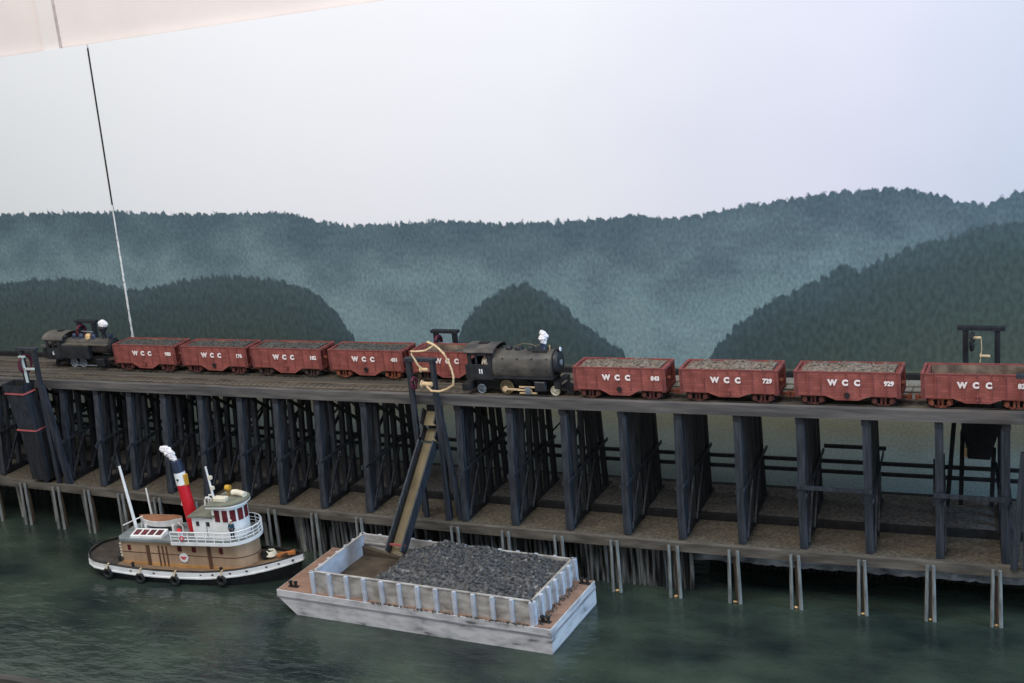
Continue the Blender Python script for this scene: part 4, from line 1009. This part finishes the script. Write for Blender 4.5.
# aft cabin and pilot house
za = .452
mb = MB().box(.13, .42, HY - .165, HY + .165, za, za + .24); mb.build('aft_cabin', whitep, TG)
mb = MB().prism([(.09, HY - .19), (.43, HY - .19), (.43, HY + .19), (.09, HY + .19)], 0, .02, 'Z'); mb.v = [(x, y, z_ + za + .235 + .08 * (x - .02)) for x, y, z_ in mb.v]; mb.build('aft_cabin_roof', greenroof, TG)
for x in (.20, .33): MB().box(x - .018, x + .018, HY - .170, HY - .160, za + .15, za + .20).build('window', pane_dark, TG)
MB().box(.30, .31, HY - .167, HY - .163, za + .02, za + .2).build('panel_line', greyroof, TG)
php = [(a, b_ + HY) for a, b_ in house_poly(.40, .71, .175, .16, 12)]
mb = MB().prism(php, za, za + .385, 'Z'); mb.v = [(x, y, z_ + .03 * (x - .43)) for x, y, z_ in mb.v]; mb.build('pilot_house', whitep, TG, True)
rp = [(a, b_ + HY) for a, b_ in house_poly(.35, .755, .20, .185, 12)]
mb = MB().prism(rp, 0, .02, 'Z'); mb.v = [(x, y, z_ + za + .385 + .06 * (x - .43)) for x, y, z_ in mb.v]; mb.build('pilot_house_roof', greenroof, TG, True)
mb = MB().prism([(a * 1.003, (b_ - HY) * 1.01 + HY) for a, b_ in rp], 0, .012, 'Z'); mb.v = [(x, y, z_ + za + .373 + .06 * (x - .43)) for x, y, z_ in mb.v]; mb.build('roof_fascia', whitep, TG, True)
# windows placed around the wall: straight part then the curved nose
def wall_pt(s_):   # arclength from aft on the near side
    L0 = .15
    if s_ < L0: return Vector((.40 + s_, HY - .175, 0)), Vector((0, -1, 0))
    a = -math.pi / 2 + (s_ - L0) / .168
    return Vector((.55 + math.cos(a) * .16, HY + math.sin(a) * .175, 0)), Vector((math.cos(a), math.sin(a), 0)).normalized()
for s_ in (.065, .160, .250, .335, .42):
    p, nn = wall_pt(s_); t_ = Vector((0, 0, 1)).cross(nn); w_ = .030
    q = [p + nn * d + t_ * a + Vector((0, 0, z_)) for d in (-.003, .007) for a, z_ in ((-w_, za + .215), (w_, za + .215), (w_, za + .345), (-w_, za + .345))]
    MB().add(q, [(0, 1, 2, 3), (7, 6, 5, 4), (4, 5, 1, 0), (5, 6, 2, 1), (6, 7, 3, 2), (7, 4, 0, 3)]).build('window', maroon, TG)
zr = za + .412
MB().box(.39, .54, HY - .10, HY - .02, zr - .005, zr + .04).build('roof_box', creamp, TG, bevel=.006)
MB().path([(.53, HY + .08, zr + .035), (.58, HY + .08, zr + .04), (.64, HY + .07, zr + .035), (.70, HY + .05, zr + .03)], .034, 10).build('rolled_tarp', creamp, TG, True)
mb = MB().lathe([(.02, -.03), (.032, -.02), (.032, .03)], (.47, HY + .09, zr + .085), 'X', 14); mb.tube((.47, HY + .09, zr), (.47, HY + .09, zr + .06), .01, .01, 8); mb.build('searchlight', gold, TG, True)
# funnel
fb, ft = Vector((.03, HY + .02, .43)), Vector((-.075, HY + .02, 1.27))
def fl(t): return fb + (ft - fb) * t
rf = lambda t: .068 - .007 * t
MB().tube(fl(0), fl(.68), rf(0), rf(.68), 24).build('funnel', redp, TG, True)
MB().tube(fl(.68), fl(.845), rf(.68) + .001, rf(.845), 24).build('funnel_band', whitep, TG, True, label='white band below the black funnel top')
mb = MB().tube(fl(.845), fl(1), rf(.845), rf(1) - .002, 24, False); mb.tube(fl(1.0), fl(.93), rf(1) - .004, rf(1) - .008, 24); mb.build('funnel_top', navy, TG, True)
p = fl(.76); MB().tube(p + Vector((0, -.068, 0)), p + Vector((0, -.060, 0)), .013, .013, 8).build('funnel_mark', navy, TG)
MB().box(p.x + .058, p.x + .082, HY - .015, HY + .035, p.z - .07, p.z + .05).build('steam_whistle', gold, TG)
sb = MB(); tp = ft
for i in range(9):
    t = i / 8; sb.blob((-.02 - .13 * t + random.uniform(-.008, .008), random.uniform(-.01, .01), .005 + .125 * math.sin(t * 1.45)), .026 + .016 * math.sin(t * 3.1), .28, 2)
so = sb.build('smoke_puff', smokem, None, True); so.location = TL + Matrix.Rotation(TR, 3, 'Z') @ tp; tag(so, 'wispy white smoke puff rising from the red tugboat funnel', 'smoke')
# masts
def mast(p, q, r_, tipz, nm='mast'):
    m = MB().tube(p, q, r_, r_ * .7, 10).build(nm, whitep, TG, True)
    d = (Vector(q) - Vector(p)).normalized()
    if tipz: MB().tube(q, Vector(q) + d * tipz, r_ * .5, .003, 8).build('mast_tip', timber, m, True)
    return m
mast((-.70, HY - .03, .40), (-.785, HY - .03, 1.20), .020, .16)
MB().tube((-.86, HY - .05, .50), (-.62, HY + .0, .60), .007, .007, 6).build('boom', whitep, TG)
mast((-.66, HY + .22, .42), (-.68, HY + .22, .84), .013, 0, 'staff')
fm = mast((.34, HY + .02, za + .25), (.285, HY + .02, za + .76), .015, 0)
for z_ in (.38, .50, .62): MB().box(.33 - .05 * (z_ - .3), .36 - .05 * (z_ - .3), HY - .0, HY + .03, za + z_, za + z_ + .035).build('mast_lamp', creamp, fm)
# cowl vents and davits
def cowl(x, y, z0, h, r_):
    MB().path([(x, y, z0), (x, y, z0 + h * .7), (x - .01, y, z0 + h * .9), (x - .035, y, z0 + h), (x - .06, y, z0 + h * .93), (x - .068, y, z0 + h * .78)], r_, 8).build('davit', whitep, TG, True)
cowl(-.08, HY + .10, .43, .36, .013)
for y in (.10, .17): MB().path([(.15, HY + y, .69), (.15, HY + y, .78), (.17, HY + y, .815), (.20, HY + y, .82), (.23, HY + y, .80), (.24, HY + y, .70)], .012, 8).build('davit', whitep, TG, True)
MB().tube((-.01, HY - .2, .42), (-.01, HY - .2, .54), .018, .018, 10).build('vent_pipe', whitep, TG, True)
MB().tube((-.01, HY - .2, .54), (-.01, HY - .23, .565), .02, .026, 10).build('vent_cap', redp, TG, True)
MB().path([(-.66, HY + .0, .40), (-.65, HY + .0, .53), (-.62, HY - .01, .58), (-.58, HY - .02, .57), (-.565, HY - .02, .52)], .008, 6).build('davit', whitep, TG, True)
MB().path([(-.12, HY + .0, .42), (-.12, HY + .0, .50), (-.16, HY - .02, .56)], .008, 6).build('davit', whitep, TG, True)
# skylight
def skz(x, y): return .424 + .034 * (x + .8) + (y - HY + .20) * .22
X0, X1, Y0, Y1 = -.68, -.27, HY - .20, HY - .06
sko = MB().add([(X0, Y0, skz(X0, Y0) - .03), (X1, Y0, skz(X1, Y0) - .03), (X1, Y1, skz(X1, Y0) - .03), (X0, Y1, skz(X0, Y0) - .03), (X0, Y0, skz(X0, Y0) + .02), (X1, Y0, skz(X1, Y0) + .02), (X1, Y1, skz(X1, Y1) + .02), (X0, Y1, skz(X0, Y1) + .02)],
    [(0, 3, 2, 1), (4, 5, 6, 7), (0, 1, 5, 4), (1, 2, 6, 5), (2, 3, 7, 6), (3, 0, 4, 7)]).build('skylight', whitep, TG)
for q in range(4):
    x = X0 + .025 + .095 * q; a, b_ = Y0 + .025, Y1 - .025
    MB().add([(px, py, skz(px, py) + .02 + dz) for dz in (-.004, .004) for px, py in ((x, a), (x + .07, a), (x + .07, b_), (x, b_))],
        [(0, 3, 2, 1), (4, 5, 6, 7), (0, 1, 5, 4), (1, 2, 6, 5), (2, 3, 7, 6), (3, 0, 4, 7)]).build('pane', maroon, sko)
# name board on the bow and red life ring on the railing
MB().torus((.06, HY - .30, .505), .022, .007, 'Y', 14, 6).build('life_ring', redp, TG, True, label='small red and white ring on the railing')
text('WESTERN', .024, (1.10, AX - .128, .222), mat('grey_letter', (130, 132, 140), None), TG, 'name_lettering', .0005, (R(90), 0, R(22))) if False else None
MB().tube((1.26, AX - .085, .235), (1.265, AX - .10, .235), .011, .011, 8).build('hawse_hole', blackmat, TG)
# gear on the bow and stern
mb = MB()
for k in range(4): mb.torus((.93, AX + .03, .225 + .012 * k), .055 - .004 * k, .013, 'Z', 14, 5)
mb.build('rope_coil', creamp, TG, True)
mb = MB().tube((.88, AX + .10, .24), (.88, AX - .02, .24), .035, .035, 12); mb.tube((.88, AX + .11, .24), (.88, AX + .10, .24), .05, .05, 12); mb.tube((.88, AX - .03, .24), (.88, AX - .02, .24), .05, .05, 12); mb.build('windlass', blackmat, TG, True)
for a, b_, m_ in (((1.02, AX + .0, .235), (1.22, AX + .05, .275), orangew), ((1.05, AX + .04, .235), (1.24, AX + .0, .28), orangew), ((1.1, AX - .03, .24), (1.18, AX + .06, .27), browndoor)):
    MB().beam(a, b_, .022, .03).build('bow_timber', m_, TG)
MB().tube((1.15, AX + .05, .25), (1.15, AX + .05, .31), .014, .014, 8).build('bitt', blackmat, TG, True)
for x, y in ((-.62, -.30), (.50, -.30), (-.86, -.2)):
    mb = MB(); mb.tube((x, AX + y, sheer(x)), (x, AX + y, sheer(x) + .055), .014, .014, 8); mb.tube((x, AX + y, sheer(x) + .05), (x, AX + y, sheer(x) + .062), .02, .02, 8); mb.build('bitt', blackmat, TG, True)
mb = MB()
for k in range(5): mb.beam((-.85, HY - .17 + .0, .20 + .035 * k), (-.81, HY - .19, .20 + .035 * k), .03, .016)
mb.build('aft_ladder', creamp, TG)
# tyre fenders
def tworld(v): return TL + Matrix.Rotation(TR, 3, 'Z') @ Vector(v)
for i, (x, lab) in enumerate(((-.90, 'black tyre fender nearest the tugboat stern'), (-.47, 'black tyre fender second from the tugboat stern'), (-.03, 'black tyre fender third from the tugboat stern'), (.53, 'black tyre fender nearest the tugboat bow'))):
    y = AX - hb_(x) - .038
    e = empty('tyre_fender', tworld((x, y, sheer(x) - .055)), lab, 'fender', TR, group='tyre fenders on the tugboat side')
    MB().torus((0, 0, 0), .043, .019, 'Y', 20, 8).build('tyre', rubber, e, True)
    MB().path([(0, -.004, .03), (.0, -.006, .06), (.004, .02, .10), (.004, .04, .098)], .009, 6).build('rope', cream, e, True)
# lifeboat
LBt = empty('lifeboat', tworld((-.41, HY + .04, .52)), 'white lifeboat under brown canvas on the tugboat roof', 'boat', TR + R(3))
rg = []
for i in range(13):
    x = -.265 + .53 * i / 12; t = abs(x) / .265; b_ = .098 * (1 - t ** 2.6) + .002; sh = .028 * t ** 2
    rg.append([(x, -b_, .05 + sh), (x, -b_ * .82, -.02 + sh * .7), (x, 0, -.06 + sh + .02 * t ** 3), (x, b_ * .82, -.02 + sh * .7), (x, b_, .05 + sh)])
MB().loft(rg).build('hull', whitep, LBt, True)
rg = []
for i in range(13):
    x = -.27 + .54 * i / 12; t = abs(x) / .27; b_ = .090 * (1 - t ** 2.6) + .002; sh = .028 * t ** 2
    rg.append([(x, -b_, .044 + sh), (x, -b_, .053 + sh), (x, 0, .066 + sh * .6), (x, b_, .053 + sh), (x, b_, .044 + sh)])
MB().loft(rg).build('canvas_cover', brownc, LBt, True)
for x in (-.17, .17): MB().box(x - .012, x + .012, -.07, .07, -.09, -.005).build('chock', whitep, LBt)
person(tworld((.64, HY - .205, .455 + .026)), TR, 'person in a dark blue jacket standing at the tugboat railing', bluecl, darkcl, creamp, H=.225)
